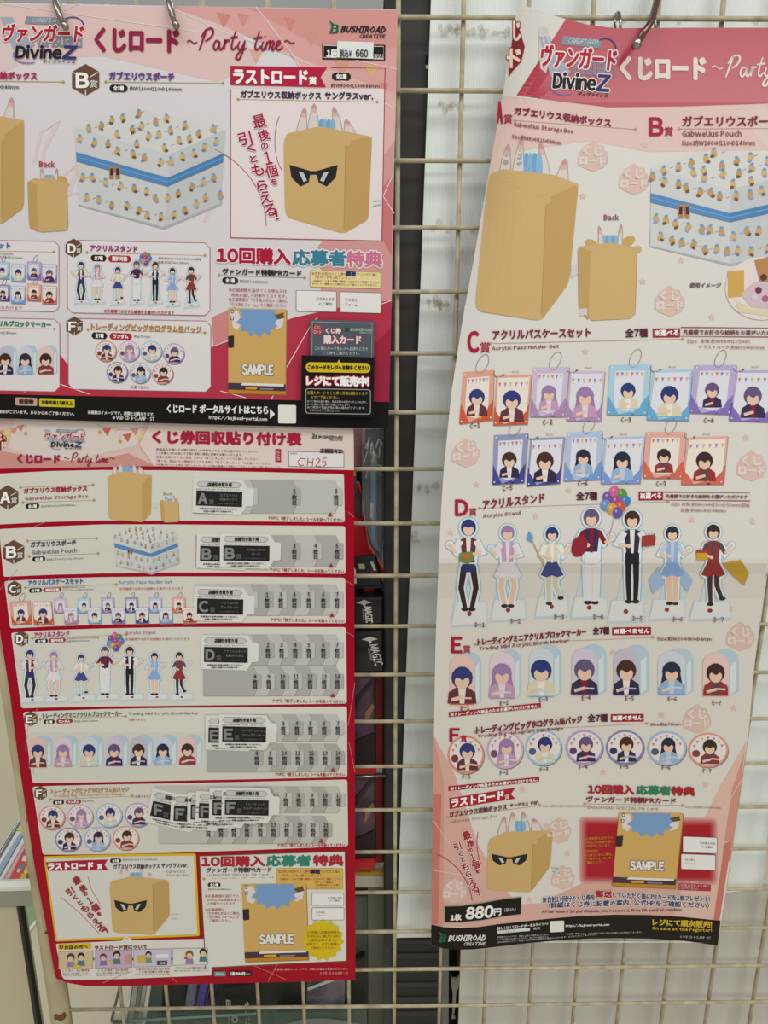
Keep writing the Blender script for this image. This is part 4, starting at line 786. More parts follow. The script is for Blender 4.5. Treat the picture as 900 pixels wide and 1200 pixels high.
sp = Sheet(lambda x, y: S1.dep(x, y)+.007, lambda x, y: .016); o = sheet_mesh(sp, 'card_pocket', [(353.5, 416.5), (439, 419), (437.5, 489.5), (353, 486)], '1d1a1b', thick=.0025); tag(o, 'black card pocket with yellow banner on the lower right of the upper left poster', 'card pocket')
a = Art(sp, 'pocket_print'); a.rr('e2c528', 358.5, 424.3, 434, 436, 5, 1); a.poly('e2c528', [(395, 425.5), (397, 421.5), (399.5, 425.5)], 1); a.text('3a3018', 'このカードをレジへお持ちください', 361, 427.5, 432, 433, 2, bold=.35)
a.text('ffffff', 'レジにて販売中!', 359.5, 440.5, 432, 451.5, 2.5, bold=.8, halo='b3223f', hw=2.0); a.rr('b9b4b2', 358, 455, 434.5, 484.5, 3, 1); a.rr('1d1a1b', 358.8, 455.8, 433.7, 483.7, 2.6, 1.5)
tiny(a, 'd8c040', [('※購入カードとくじ券の形状は異なります', 360, 458, 431, 4.2), ('のでご了承ください。', 364, 463.5, 398, 4.2)], 2.2); tiny(a, 'd9d6d4', [('※くじ券はお取り置き、返品交換はお受けいたしかねます。', 360, 468.8, 430, 2.8), ('※くじ券はご購入時にお渡しいたします。', 360, 472.4, 410, 2.8), ('※ご希望の賞品が既に無い場合がございます。', 360, 475.8, 428, 2.8), ('あらかじめご了承ください。', 363, 479.4, 398, 2.8)], 2.2); a.done()
# wire hooks through the punched holes
CHR = M('a89f9a', .25, metal=.9)
def hook(pts, lab, r=.0022):
    mb = MB(); mb.tube([W(x, y, d) for x, y, d in pts], r, CHR, 10); o = mb.build('wire_hook', smooth=True)
    x, y, d = pts[-1]; mb = MB(); p = W(x, y, d-.001); q = W(x+.5, y+1, d-.006); mb.tube([tuple(p), tuple(q)], .0025, CHR, 12); mb.build('hook_tip', o, smooth=True); tag(o, lab, 'hook', 'steel display hooks')
hook([(62, -30, .004), (63, -2, -.02), (70, 18, -.03), (75, 28, -.026), (76, 30, -.022)], 'steel hook piercing the upper left poster over the red katakana logo')
hook([(195, -30, .004), (197, -2, -.02), (202, 18, -.03), (205, 27, -.026), (206, 29, -.022)], 'steel hook piercing the upper left poster over the long title')

# ================================================================== poster at the lower left
_f2 = interp([(500, 0), (700, .003), (830, .008), (858, .0095), (880, .008), (1010, .002), (1150, -.001)])
S2 = Sheet(lambda x, y: .0155-.004*max(0, min(1, (640-y)/110))+_f2(y)+.0022*math.sin((x+30)/480*math.pi*1.6), lambda x, y: float(np.interp(x, [60, 160, 300], [-.045, -.012, .03*max(0, min(1, (1010-y)/400))]))*(1 if y > 552 else .2)+(.022 if y < 552 else 0))
EDGE2 = [(-48, 470), (100, 476), (240, 482), (414.5, 490)]+[(414.5+(i/20)*2.1, 490+658.5*i/20) for i in range(1, 21)]+[(330, 1151), (220, 1153.5), (150, 1155.5), (100, 1155.5), (80, 1152), (66, 1147), (64, 1140), (53, 1080), (40, 1013), (20, 880), (12, 817), (0, 740), (-14, 640), (-30, 560)]
o = sheet_mesh(S2, 'lottery_poster', EDGE2, 'a80826', rough=.3); tag(o, 'crimson bordered paste-up poster at the lower left with rows of grey slots', 'poster', 'lottery posters')
a = Art(S2, 'header_print'); a.poly('e2c4bf', [(-47, 471), (100, 477), (240, 483), (414.3, 491), (414.8, 551), (300, 548.5), (200, 546.5), (100, 546), (-32, 550)], .6)
a.poly('e4d7d2', [(20, 480), (100, 482), (172, 485), (160, 522), (60, 545), (10, 525)], .9); a.poly('d79890', [(-34, 534), (0, 528), (50, 538), (110, 541), (180, 546), (-32, 550)], 1); a.poly('d79890', [(90, 546), (150, 531), (176, 543), (180, 546)], 1)
a.poly('e9d6d2', [(173, 500), (180, 488), (240, 488), (414.2, 495), (414.7, 551), (300, 548), (180, 546), (163, 521)], 1.2); a.line('d8a49c', [(173, 500), (163, 521), (180, 546)], .8, 1.5)
a.line('b0806c', [(-5, 507), (10, 504), (30, 499)], .4, 1.5); a.line('b0806c', [(112, 497), (130, 503), (150, 504), (170, 500)], .4, 1.5)
for x, y, s, c in ((0, 508, 8, 'd9968a'), (9, 507, 8, 'e3d27a'), (16, 504, 8, 'd9968a'), (24, 501, 7, 'd2837c'), (8, 514, 7, 'e3d27a'), (125, 505, 9, 'd06a62'), (135, 503, 6, 'e8c9b0'), (149, 512, 9, 'cf6a5c'), (158, 505, 8, 'd9968a'), (164, 512, 7, 'e3d27a')): a.poly(c, [(x-s*.6, y-s*.3), (x+s*.6, y-s*.5), (x+s*.1, y+s*.7)], 1.7)
for x, y in ((30, 508), (117, 506.5), (141, 517.5)): star(a, 'c9a02e', x, y, 3, 1.8); a.line('b09a60', [(x, y-3), (x, y-11)], .3, 1.6)
a.poly('8c2434', [(-12, 510), (0, 506), (8, 513), (7, 523), (-3, 530), (-12, 526)], 1.7); a.text('f1dfc9', 'じ', -9, 508, 2, 517, 2.4, bold=.8); a.text('f1dfc9', 'ード', -8, 518, 7.5, 526, 2.4, bold=.9); a.done()
a = Art(S2, 'series_logo'); series_logo(a, 52, 502, 100, 526); a.done()
a = Art(S2, 'title_lettering'); a.text('a3284a', 'くじロード', 20.5, 532.5, 70, 542.5, 3, bold=.8); tilde(a, 'a3284a', 75, 537, 6, .9); script(a, 'a3284a', 82, 530.5, 132, 546, 1.0); tilde(a, 'a3284a', 128.5, 537, 6, .9)
a.text('b02340', 'くじ券回収貼り付け表', 179, 504.5, 353, 519, 3, bold=1.0, k=.018); maker_logo(a, 365.5, 507.5, 402.5, 516)
L5 = '各商品をお渡しする際に回収した半券をこちらの表に貼り付けてください。', 'くじが購入されお渡しする際に最新の情報に更新をお願いいたします。', '各賞の在庫がなくなり次第、POPに「終了しました」シールを貼ってください。', '「選べる」商品はその種類がなくなり次第に「終了しました」シールを貼ってください。', '※在庫がなくなった際は「終了しました」シールを貼り管理をする等ストアスタッフの方にお問い合わせください。'
tiny(a, '4a3a3c', [('★'[:0]+L5[0], 183, 525, 303, 3.0), (L5[1], 183, 529.3, 284, 3.0), (L5[4], 183, 543.2, 332, 2.2)]); tiny(a, 'b0304a', [(L5[2], 183, 533.8, 304, 3.0), (L5[3], 183, 538.4, 318, 3.0)])
a.text('4a3a3c', '店舗固有ID', 375, 525.5, 402.5, 531, 3, bold=.2); a.done()
a = Art(S2, 'shop_id_box'); a.rect('6a5a5c', 338, 528.7, 403.3, 547, 2, .02); a.rect('ece8e8', 338.7, 529.4, 402.6, 546.3, 2.4, .02); a.text('6a5a5c', '店舗ID', 340, 530.3, 349, 532.3, 3)
for P in ([(358, 537.5), (352, 537), (349, 541), (351, 545.5), (356, 545)], [(361, 536.5), (360, 546)], [(367, 537), (366, 546.5)], [(360.5, 541), (367, 541.5)], [(370, 539), (373, 536.5), (375, 539), (370, 546.5), (376, 546.5)], [(383, 536.5), (379, 537), (378, 541), (381, 540.5), (382, 544.5), (378, 547)]): a.line('b8394c', P, .9, 3.2)
a.rr('b8303f', 322.5, 526, 329.5, 541.5, .8, 2.2, .02); a.text('f0d6d0', '記入例', 320.5, 531.5, 331.5, 536, 3, rot=90, k=0); a.done()
def panel(pts, c='dfdcd4', r=3, name='section_panel', border=None):
    P = []
    for i in range(len(pts)):
        b = Vector(pts[i]); p = Vector(pts[i-1]); n = Vector(pts[(i+1) % len(pts)])
        u = (p-b).normalized(); v = (n-b).normalized()
        if u.dot(v) < -.9: P.append(tuple(b)); continue
        s0 = b+u*r; s1 = b+v*r
        for t in (0, .25, .5, .75, 1): P.append(tuple((1-t)**2*s0+2*t*(1-t)*b+t*t*s1))
    a = Art(S2, name)
    if border: a.poly(border[0], P, .8)
    a.poly(c, P, 1)
    return a, P
ROWS = {'A': [(-24, 558), (0, 555), (60, 552), (120, 550.8), (200, 551.2), (300, 553), (403, 555.5), (404, 612), (300, 611), (200, 610), (120, 609.8), (60, 611.5), (0, 614.5), (-13, 616)],
 'B': [(-1, 620), (60, 617), (120, 614.5), (200, 614.5), (300, 615.5), (404.5, 616.5), (405, 672.5), (300, 671), (200, 671), (120, 672), (60, 673.5), (4, 676)],
 'C': [(5, 681), (60, 678), (120, 676.3), (200, 675.5), (300, 675.8), (404.5, 677), (405.5, 730.5), (300, 730), (200, 730.5), (120, 732), (60, 734), (12, 736.5)],
 'D': [(13, 741.5), (60, 738.5), (120, 736.5), (200, 735), (300, 734.7), (405.5, 735), (406.5, 824.5), (300, 826), (200, 827), (120, 828), (60, 829), (25, 830)],
 'E': [(27, 834.5), (60, 833), (120, 831), (200, 829.5), (300, 828.5), (406.5, 828), (407, 910.5), (300, 913), (200, 915), (120, 916.5), (60, 917.5), (38, 917.5)],
 'F': [(38, 922), (60, 921), (120, 919.5), (200, 918), (300, 916), (407, 913.5), (408, 991.5), (300, 996), (200, 999.5), (120, 1001), (80, 1001.5), (50, 1001.5)]}
G1, G2 = 'c9c7c2', 'b5b3af'
NT = 'POPに「終了しました」シールを貼ってください'
def slots(a, xs, y0, y1, nums, x0, first=0):
    "xs = right edges of the slots, drawn right to left so that each overlaps its neighbour"
    for i in reversed(range(len(xs))):
        l = x0 if i == 0 else xs[i-1]-14
        chev(a, l, xs[i], y0, y1, (G1, G2)[(i+first) % 2], 1.5+.25*(len(xs)-i), a.sh.k((l+xs[i])/2, y0)*.2)
    h = y1-y0
    for x, n in zip(xs, nums):
        if n:
            cx = x-7; ww = 3.0 if int(n) < 10 else 5.6
            a.text('3a3838', n, cx-ww/2, y0+h*.27, cx+ww/2, y0+h*.41, 6, k=0, bold=.15); a.text('3a3838', '枚', cx-2.9, y0+h*.45, cx+2.9, y0+h*.6, 6, k=0, bold=.15); a.text('3a3838', '目', cx-2.1, y0+h*.62, cx+2.1, y0+h*.76, 6, k=0, bold=.15)
def note(a, x0, y0, x1, tx, ty): a.text('b0384a', NT, x0, y0, x1, y0+4.2, 3, bold=.1); a.poly('b02a3c', [(tx-3, ty+2.5), (tx, ty-2.5), (tx+3, ty+2.5)], 7)
# row A
a, _ = panel(ROWS['A']); hexagon(a, 9, 583, 14.5, 'A', k=-.05); rule(a, 24, 571.2, 109, 568.3, wd=.6); rule(a, 27, 589, 110, 586.3, wd=.6); a.text('a8283c', 'ガブエリウス収納ボックス', 28, 572.3, 102, 578.3, 3, bold=.35); a.text('a8505a', 'Gabwelius Storage Box', 29, 582.2, 103, 587.6, 3, bold=.1); badge(a, 30, 590.5, 46, 596.3, '全1種'); a.text('5a5452', '約W85×H115×D88mm', 48, 592, 88, 594.8, 2.5); a.text('5a5452', 'Back', 191.5, 577, 202, 580.3, 3)
slots(a, [302, 352, 401], 562, 601.5, ['', '2', '3'], 226); note(a, 315, 604.8, 402, 387, 602.5); a.done()
a = Art(S2, 'storage_box_picture'); yellow_box(a, [(126, 559), (167, 563), (167, 612), (127, 608)], [(167, 563), (178, 558), (177, 602), (167, 612)], [(126, 558), (146, 552), (178, 557), (167, 563)], 2, [(134, 552, 5, 13, 'p', 8), (141, 549, 5, 14, 'p', 2), (158, 550, 5, 14, 'p', -8), (166, 553, 8, 11, 'p', -18), (149, 551, 11, 9, 'b', 0)]); a.poly('d8d6e0', [(179, 590), (185, 590), (185, 595.5), (179, 595.5)], 2); a.done()
a = Art(S2, 'storage_box_picture'); yellow_box(a, [(191.5, 590), (209, 589), (210, 611.5), (193, 612.5)], [(187.5, 589), (192, 590), (193.5, 612.5), (189, 610)], [(188, 588.5), (200, 587), (209, 588.8), (191.5, 590.3)], 2, [(195, 586, 3, 7, 'p', -6), (203, 585.5, 3, 7, 'p', 6), (199, 586.5, 5, 4, 'b', 0), (190, 588, 5, 4, 'y', 0), (206, 586.5, 5, 4, 'y', 0)]); a.done()
# row B
a, _ = panel(ROWS['B']); hexagon(a, 16, 647, 14.3, 'B', k=-.05); rule(a, 32, 634, 113, 631, wd=.6); rule(a, 34, 652, 115, 648.6, wd=.6); a.text('5a4a72', 'ガブエリウスポーチ', 36, 635, 89, 641, 3, bold=.35); a.text('6f6684', 'Gabwelius Pouch', 37, 644.6, 90, 649.8, 3, bold=.1); badge(a, 38, 652.7, 53, 658.3, '全1種'); a.text('5a5452', '約W180×H110×D140mm', 54.5, 654.5, 98, 657.2, 2.5)
slots(a, [302, 328, 352, 377, 402], 627, 664, ['', '', '3', '4', '5'], 229, 1); note(a, 317, 665.6, 403, 388, 662.5); a.done()
a = Art(S2, 'pouch_picture'); pouch(a, (132.5, 624), (165, 617), (208, 626), (176, 638), (137, 663), (178, 671), (209, 659), 2, 9, (6, 4, 4)); a.done()
# row C
a, _ = panel(ROWS['C']); hexagon(a, 17, 690, 9.5, 'C', k=-.05); a.text('3f6fb0', 'アクリルパスケースセット', 33, 680.3, 97, 686.6, 3, bold=.3); rule(a, 30, 688.6, 136, 685, wd=.5); badge(a, 34, 689.6, 49, 694.6, '全7種'); badge(a, 50.5, 689, 72, 694, '選択可能', 'b5324a'); tiny(a, '5a5452', [('本体:約W83×H105mm', 73, 687.5, 100, 2.3), ('イラストカード:約W65×H90mm', 73, 690.6, 110, 2.3)]); a.text('6a9ac4', 'Acrylic Pass Holder Set', 139, 680.3, 202, 685.3, 3, bold=.1); a.text('b03a4c', '※先着順でお好きな絵柄をお選びいただけます', 140, 688.4, 215, 691.6, 3)
slots(a, [302, 320, 336, 352, 369, 386, 402], 684.5, 721, ['', '2', '3', '4', '5', '6', '7'], 229, 0); note(a, 318, 724, 403.5, 389, 720.5); a.done()
card_a = [((11, 705), (35, 703.5), (37, 731), (14, 732.5), 0, 0), ((38, 705), (60, 704.5), (63, 731.5), (39.5, 732.5), 0, 1)]
for i, p in enumerate((1, 2, 3, 4, 5, 6)):
    x = 62.5+i*27.8; y = 700.5-i*.1; card_a += [((x, y), (x+15.5, y-.3), (x+16, y+17.3), (x+1, y+17.8), p, 0), ((x+12.3, y+12), (x+28, y+11.5), (x+28.5, y+30), (x+13, y+30.5), p, 1)]
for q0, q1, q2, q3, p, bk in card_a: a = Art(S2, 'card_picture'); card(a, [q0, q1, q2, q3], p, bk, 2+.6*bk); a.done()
# row D
a, _ = panel(ROWS['D']); hexagon(a, 25, 748.5, 9.5, 'D', k=-.04); a.text('b0457a', 'アクリルスタンド', 40, 741.3, 81, 747.3, 3, bold=.3); rule(a, 38, 747.8, 148, 743.8, wd=.5); badge(a, 41, 749, 56, 754, '全7種'); badge(a, 57, 748.2, 77, 753.4, '選択可能', 'b5324a'); tiny(a, '5a5452', [('本体:約W60×H150×D50mm前後', 78, 747.2, 116, 2.3), ('台座:約W54×D38mm', 78, 750.4, 105, 2.3)]); a.text('c07a96', 'Acrylic Stand', 147, 739.7, 181.5, 744.5, 3, bold=.1); a.text('b03a4c', '※先着順でお好きな絵柄をお選びいただけます', 147, 747.5, 222, 750.8, 3)
slots(a, [303, 321, 337, 353, 369, 386, 402], 743.5, 779.5, ['', '2', '3', '4', '5', '6', '7'], 236, 0); slots(a, [306, 322, 338.5, 354, 370.5, 387, 402.5], 781, 815.5, ['8', '9', '10', '11', '12', '13', '14'], 238, 1); note(a, 320, 819, 404, 390, 814.5); a.done()
for i, (x, y0, y1) in enumerate(((35, 762, 817), (63, 764, 816), (95, 767, 815), (123, 758, 814), (152, 758, 814), (181, 765, 814), (210, 764.5, 814))):
    a = Art(S2, 'stand_picture'); person(a, x, y0, y1, i, i in (1, 2, 5, 6), pose=(1, 1, 2, 0, 0, 0, 2)[i], base=(x-11, y1-2, x+17, y1+9), wd=1.15)
    if i == 3: balloons(a, 135.5, 752, 9.5); a.line('8a8488', [(134, 761), (131, 770)], .5, 4)
    a.done()
# row E
a, _ = panel(ROWS['E']); hexagon(a, 36, 842.5, 9, 'E', k=-.04); a.text('4c6f5f', 'トレーディングミニアクリルブロックマーカー', 50, 836, 143, 842, 3, bold=.25); rule(a, 47, 843, 147, 839.5, wd=.5); badge(a, 51, 843.7, 64, 848.7, '全7種'); badge(a, 66, 843, 85, 848, 'ランダム', 'b5324a'); a.text('5a5452', '約W20×H40×D8mm', 86.5, 844.2, 115, 846.8, 2.5); a.text('7f9088', 'Trading Mini Acrylic Block Marker', 150, 834.6, 233, 838.8, 3, bold=.1); a.text('b03a4c', '※選べません', 151, 842, 170.5, 845, 3)
slots(a, [305, 322, 339, 355, 371, 387, 403], 837, 868.5, ['', '', '3', '4', '5', '6', '7'], 240, 0); slots(a, [308, 324, 340.5, 356, 372, 388, 403.5], 871.5, 904.5, ['8', '9', '10', '11', '12', '13', '14'], 242, 1); note(a, 323, 905.3, 404, 390.5, 902); a.done()
for i, x in enumerate((34, 63.5, 94, 123.5, 152, 180.5, 209.5)): a = Art(S2, 'block_picture'); block(a, x, 864-(i*.15), x+20.5, 900-i*.5, x+27.5, i); a.done()
# row F
a, _ = panel(ROWS['F']); hexagon(a, 47.5, 929.5, 8.5, 'F', k=-.04); a.text('c48f5a', 'トレーディングビッグホログラム缶バッジ', 60, 924.8, 151, 930.6, 3, bold=.25); a.text('cfa684', 'Trading Big Hologram Can Badge', 62, 931.3, 146, 935.2, 3, bold=.1); rule(a, 59, 937, 155, 933, wd=.5); a.text('b03a4c', '※選べません', 158, 932, 178, 935, 3); badge(a, 62, 938, 75, 943, '全7種'); badge(a, 77, 937.5, 95, 942.5, 'ランダム', 'b5324a'); a.text('5a5452', '約φ75mm', 96.5, 937.8, 110, 940.3, 2.5)
slots(a, [266, 278, 290, 305, 326, 342, 357, 373, 388, 404][3:], 921.5, 952.5, ['', '', '7', '8', '9', '10', '11'], 180, 0); slots(a, [251, 266, 281, 296.5, 312, 327.5, 343, 358.5, 374, 389], 956, 988.5, [str(n) for n in range(12, 22)], 186, 0); note(a, 326, 988.2, 404, 376.5, 985); a.done()
for i, (x, y) in enumerate(((60.8, 958), (94, 957), (128, 955.5), (161.5, 955), (80, 984), (114, 983.3), (147.5, 982))): a = Art(S2, 'badge_picture'); disc(a, x, y, 15.4, 14.2, i); a.done()
# last prize block
a, P = panel([(51, 1003.5), (140, 1001), (229.5, 1000), (234, 1097), (140, 1100.5), (65, 1103.5)], 'e0be1e', 2.5, 'last_prize_panel'); a.poly('e2dfdc', [(53.5, 1006), (140, 1003.7), (227, 1002.7), (231.3, 1094.7), (140, 1098), (67, 1100.8)], 1.6)
a.poly('b5243f', [(53.5, 1010.3), (90, 1008.3), (126.5, 1007.3), (122.5, 1013.5), (127, 1019.8), (90, 1020.2), (56.5, 1020.6)], 2.2); a.text('ffffff', 'ラストロード', 56.5, 1011.8, 109, 1019, 3, bold=.6, k=-.02); a.text('ffffff', '賞', 114, 1012.5, 119.5, 1018.5, 3, bold=.2)
badge(a, 129, 1006.3, 142, 1011.3, '全1種'); a.text('5a5452', '約W85×H115×D88mm', 144, 1006.3, 185, 1009, 2.5); a.text('4a4446', 'ガブエリウス収納ボックス', 133, 1013, 187, 1018.3, 3, bold=.2); a.text('4a4446', 'サングラスver.', 189.5, 1011.8, 220, 1017.3, 3, bold=.2, k=-.02); rule(a, 131, 1020, 224, 1017, wd=.5); tiny(a, '7a7270', [('Gabwelius', 194.5, 1019.3, 217, 3.6), ('Storage Box', 195, 1024.2, 222, 3.6)])
vtext(a, 'a8303f', [('最', 90, 1032, 10.5), ('後', 97, 1041, 9.5), ('の', 100, 1047.5, 7), ('1', 105, 1055.5, 10), ('個', 111.5, 1064, 10), ('を', 116, 1071, 6.5), ('引', 82, 1045, 10), ('く', 88, 1052, 8), ('と', 93.5, 1058, 7), ('も', 99.5, 1065, 10), ('ら', 106, 1072.5, 10), ('え', 113, 1080.5, 10), ('る', 119, 1088, 10), ('!', 124.5, 1090, 8)], -35, halo=None)
a.line('a8303f', [(103, 1027), (107, 1042), (117, 1059)], .6, 2); a.line('a8303f', [(71, 1051), (95, 1071), (117, 1095)], .6, 2); a.done()
a = Art(S2, 'storage_box_picture'); yellow_box(a, [(128, 1034), (179, 1032), (180, 1096), (132, 1093)], [(179, 1032), (198, 1034), (199, 1073), (180, 1096)], [(129, 1033), (155, 1027), (196, 1031), (179, 1034)], 2, [(140, 1028, 8, 17, 'p', 12), (148, 1025, 8, 18, 'p', 3), (168, 1026, 8, 18, 'p', -12), (178, 1030, 11, 13, 'p', -18), (159, 1028, 14, 11, 'b', 0)], glasses=(133, 1053, 173, 1070)); a.line('c9c4ba', [(199, 1072), (208, 1071), (207, 1077), (201, 1077)], 1.3, 2); a.done()
# how-to strip
a, P = panel([(65.5, 1106), (143, 1102.5), (147, 1096), (156, 1102), (246.5, 1100), (248.5, 1143), (150, 1147), (90, 1148.5), (75, 1147.5), (72, 1143)], 'e4e1de', 2, 'how_to_strip')
a.rr('e0c42a', 67.5, 1106.3, 107.5, 1113.3, 3, 2); a.ell('a8303a', 71.8, 1109.5, 2.6, 2.8, 2.4); a.text('ffffff', '!', 71.3, 1107.8, 72.4, 1111.2, 3); a.text('5a4a20', 'お店の方へ', 75.5, 1108.2, 103, 1112.8, 3, bold=.25); a.text('8a4a40', 'ラストロード賞について', 111, 1108.6, 172, 1113.2, 3, bold=.3)
for i, (x0, y0, x1, y1, c) in enumerate(((69, 1115.3, 108.5, 1135.5, 'd9c49c'), (112, 1114.3, 154.5, 1134.5, 'c9b2d0'), (157, 1113, 200, 1133, 'd3c9e0'), (203, 1112, 243, 1131, 'dfe2da'))): a.rect('8a8486', x0-.5, y0-.5, x1+.5, y1+.5, 2, -.02); a.rect(c, x0, y0, x1, y1, 2.3, -.02)
tiny(a, 'a8404c', [('くじ引く【お客様】', 73, 1136, 104, 3.6), ('くじの開封【お客様】', 115, 1135.4, 150, 3.6), ('お客様が持ち帰り後半券を', 159, 1134.2, 199, 3), ('くじ券(店舗引き取り用)', 163, 1137.6, 199, 3), ('ラストロード賞お受け渡し', 206, 1133, 244, 3)], 3)
tiny(a, '5a5654', [('くじ券を引き、半券を開封してください。', 70, 1140.6, 106, 1.8), ('当たりの賞をお客様にご確認いただきます。', 113, 1139.8, 152, 1.8), ('引き取り用の半券をお預かりし表に貼り付けます。', 158, 1141.6, 199, 1.6), ('最後の1枚が出た場合、賞をお渡しください。', 204, 1137, 245, 1.6), ('詳しくはマニュアルをご参照ください。', 70, 1143, 104, 1.7), ('景品をお渡しします。', 113, 1142.2, 148, 1.7)], 3)
def mini(x, y, r, hair, top):
    a.poly(top, [(x-r*1.2, y+r*2.6), (x-r*.9, y+r), (x+r*.9, y+r), (x+r*1.2, y+r*2.6)], 3); a.ell(hair, x, y-r*.15, r*1.1, r*1.15, 3.2, n=12); a.ell('ecc9a8', x, y+r*.3, r*.8, r*.8, 3.5, n=12); a.ell('4a3030', x+r*.25, y+r*.3, r*.1, r*.14, 3.8, n=6)
for x, y, r, h, t in ((83, 1122.5, 4.2, '4a3a44', '9a84b8'), (95, 1121.5, 4, '2a2a30', '56808a'), (121, 1122, 3.6, '6a3a34', '8a78b0'), (137, 1119.5, 4, '2c2c2e', '5a7f80'), (174, 1119, 3.4, '34343a', '6b9098'), (222, 1119, 4.2, '8a5a3a', '9a84b8'), (238, 1116.5, 4, '2c2c30', '5a8088')): mini(x, y, r, h, t)
for x0, y0, x1, y1, c in ((86, 1131, 94, 1134.5, 'd8c23e'), (146, 1119, 153, 1130, 'd89a88'), (125, 1126, 132, 1129, 'd8c23e'), (161, 1120, 171, 1128, 'd8b84a'), (183, 1118, 197, 1123, 'eeecec'), (184, 1126, 196, 1131, '4a4a4c'), (216, 1121, 221, 1124, 'c04a3e'), (206, 1113.5, 217, 1116, 'e4dcd4')): a.rect(c, x0, y0, x1, y1, 3.4, -.02)
a.text('ffffff', '当選', 187, 1127.2, 193.5, 1129.8, 4)
for x in (109.3, 155, 200.7): a.poly('4a4446', [(x, 1122), (x+1.7, 1124), (x, 1126)], 3)
a.done()
# buyer's special
a, P = panel([(233, 1002.5), (320, 999.5), (405, 997), (407, 1127), (320, 1131), (240.5, 1135)], '6f5a34', 1.5, 'special_offer_panel'); a.poly('e3e0dc', [(234.2, 1003.7), (320, 1000.8), (403.8, 998.3), (405.8, 1125.8), (320, 1129.7), (241.6, 1133.6)], 1.5)
a.text('b52a3a', '10回購入', 236.5, 1004, 310, 1015.5, 3, bold=.8, k=-.008); a.text('3a8a78', '応募者', 312.5, 1002.8, 364, 1015, 3, bold=.8, k=-.005); a.text('b52a3a', '特典', 367.5, 1002.3, 402, 1014.5, 3, bold=.8, k=-.005)
a.text('4a4446', 'ヴァンガード特製PRカード', 242, 1017, 318, 1022.8, 3, bold=.3, k=-.01); a.text('8a8480', 'VANGUARD SPECIAL PR Card', 243, 1024, 314, 1027.3, 3, k=-.01); rule(a, 239, 1030, 321, 1028, wd=.6); badge(a, 243.5, 1034.5, 258.5, 1039.5, '全1種'); a.text('5a5452', '約W59×H86mm', 244, 1041, 271, 1043.6, 2.5)
tiny(a, 'b0384a', [('※応募期間を過ぎての', 240, 1048.5, 280, 3.4), ('お申込みは特典お渡し', 243, 1053, 281, 3.4), ('の対象外となります。', 243, 1057.3, 277, 3.4), ('※応募期間は', 240.5, 1064.3, 263, 3.4), ('「引き換え方法のご案内」', 243, 1068.7, 281, 3.4), ('「引き換えフォーム」を', 243.5, 1073, 280, 3.4), ('ご確認ください。', 245, 1077.3, 272, 3.4)], 3)
a.rr('c2a23e', 323.5, 1017.3, 402.3, 1042.3, 2, 2, 0); a.rr('e0b860', 324.2, 1018, 401.6, 1041.6, 2, 2.3, 0); a.poly('e0b860', [(337, 1018.5), (340, 1015.5), (343, 1018.5)], 2.3)
tiny(a, '9a3a30', [('※合計10回分のくじ券を郵送していただく毎に', 326, 1019.5, 399, 3.6), ('PRカードを1枚プレゼント!', 330, 1024.3, 376, 3.4), ('(詳細はくじ券に記載の案内、公式HPをご確認ください)', 328, 1028.7, 401, 2.9), ('※カードの種類は', 369, 1033, 390, 2.3), ('ご応募状況により選ぶ', 369, 1036, 399, 2.3), ('ことはできません。', 369, 1039, 394, 2.3)], 3)
a.text('2a3050', '郵送', 364, 1019, 375, 1023.8, 3.5, bold=.35)
star(a, 'dcc21e', 378.5, 1101.5, 25, 4.2, 15, .84); tiny(a, 'a5482c', [('10回購入応募者特典は', 360, 1091, 398, 3.2), ('お申込みに最大1ヵ月の', 360, 1095.6, 400, 3.2), ('お客様お取り寄せの', 361, 1100.2, 396, 3.2), ('必要です。必ずお客様へ', 359, 1104.8, 398, 3.2), ('ご説明してください。', 364, 1109.4, 395, 3.2)], 5.4); a.done()
a = Art(S2, 'code_panel'); qr_panel(a, 365.8, 1047, 402.5, 1060.5, ['引き換え方法', 'のご案内'], '6a5a60', True); a.done()
a = Art(S2, 'code_panel'); qr_panel(a, 366, 1064, 402.8, 1077.8, ['引き換え', 'フォーム'], 'a8404c', False); a.done()
a = Art(S2, 'sample_card_picture'); pr_card(a, [(283, 1036), (358.5, 1035), (361.5, 1124.5), (287, 1127)]); a.done()
a = Art(S2, 'foot_lettering'); a.rr('5aa0a0', 251, 1138.5, 264.5, 1144, .8, 2, 0); a.text('e8f0ee', '販促物', 253, 1139.8, 262.5, 1142.6, 3); a.rr('3a1c22', 268.5, 1138, 295, 1144, .6, 2, 0); a.text('f2eeec', '1枚 880円', 270, 1139, 287, 1143, 3, bold=.3); a.text('e9d6d4', '(税込)', 288, 1140, 293.5, 1142.5, 3); a.text('ecc9c9', '※商品の画像はイメージです。実際とは異なる場合がございます。', 322, 1134.6, 408, 1137.6, 3, k=-.01); a.text('ecc9c9', '©VGD CD ©CLAMP・ST', 375, 1139, 408, 1141.6, 3)
for P in ((-8, 700, 20, 668), (30, 880, 33, 850), (39, 907, 41, 880), (404, 680, 415, 686), (405, 740, 415, 746), (408, 850, 416, 800), (409, 870, 416, 905), (408, 600, 415, 606), (120, 1152, 155, 1138), (195, 1139, 208, 1152), (325, 1130, 314, 1150), (290, 1128, 335, 1148), (40, 617, 55, 611), (40, 836, 46, 828)): a.line('d2867c', [(P[0], P[1]), (P[2], P[3])], .6, 1.2)
a.done()
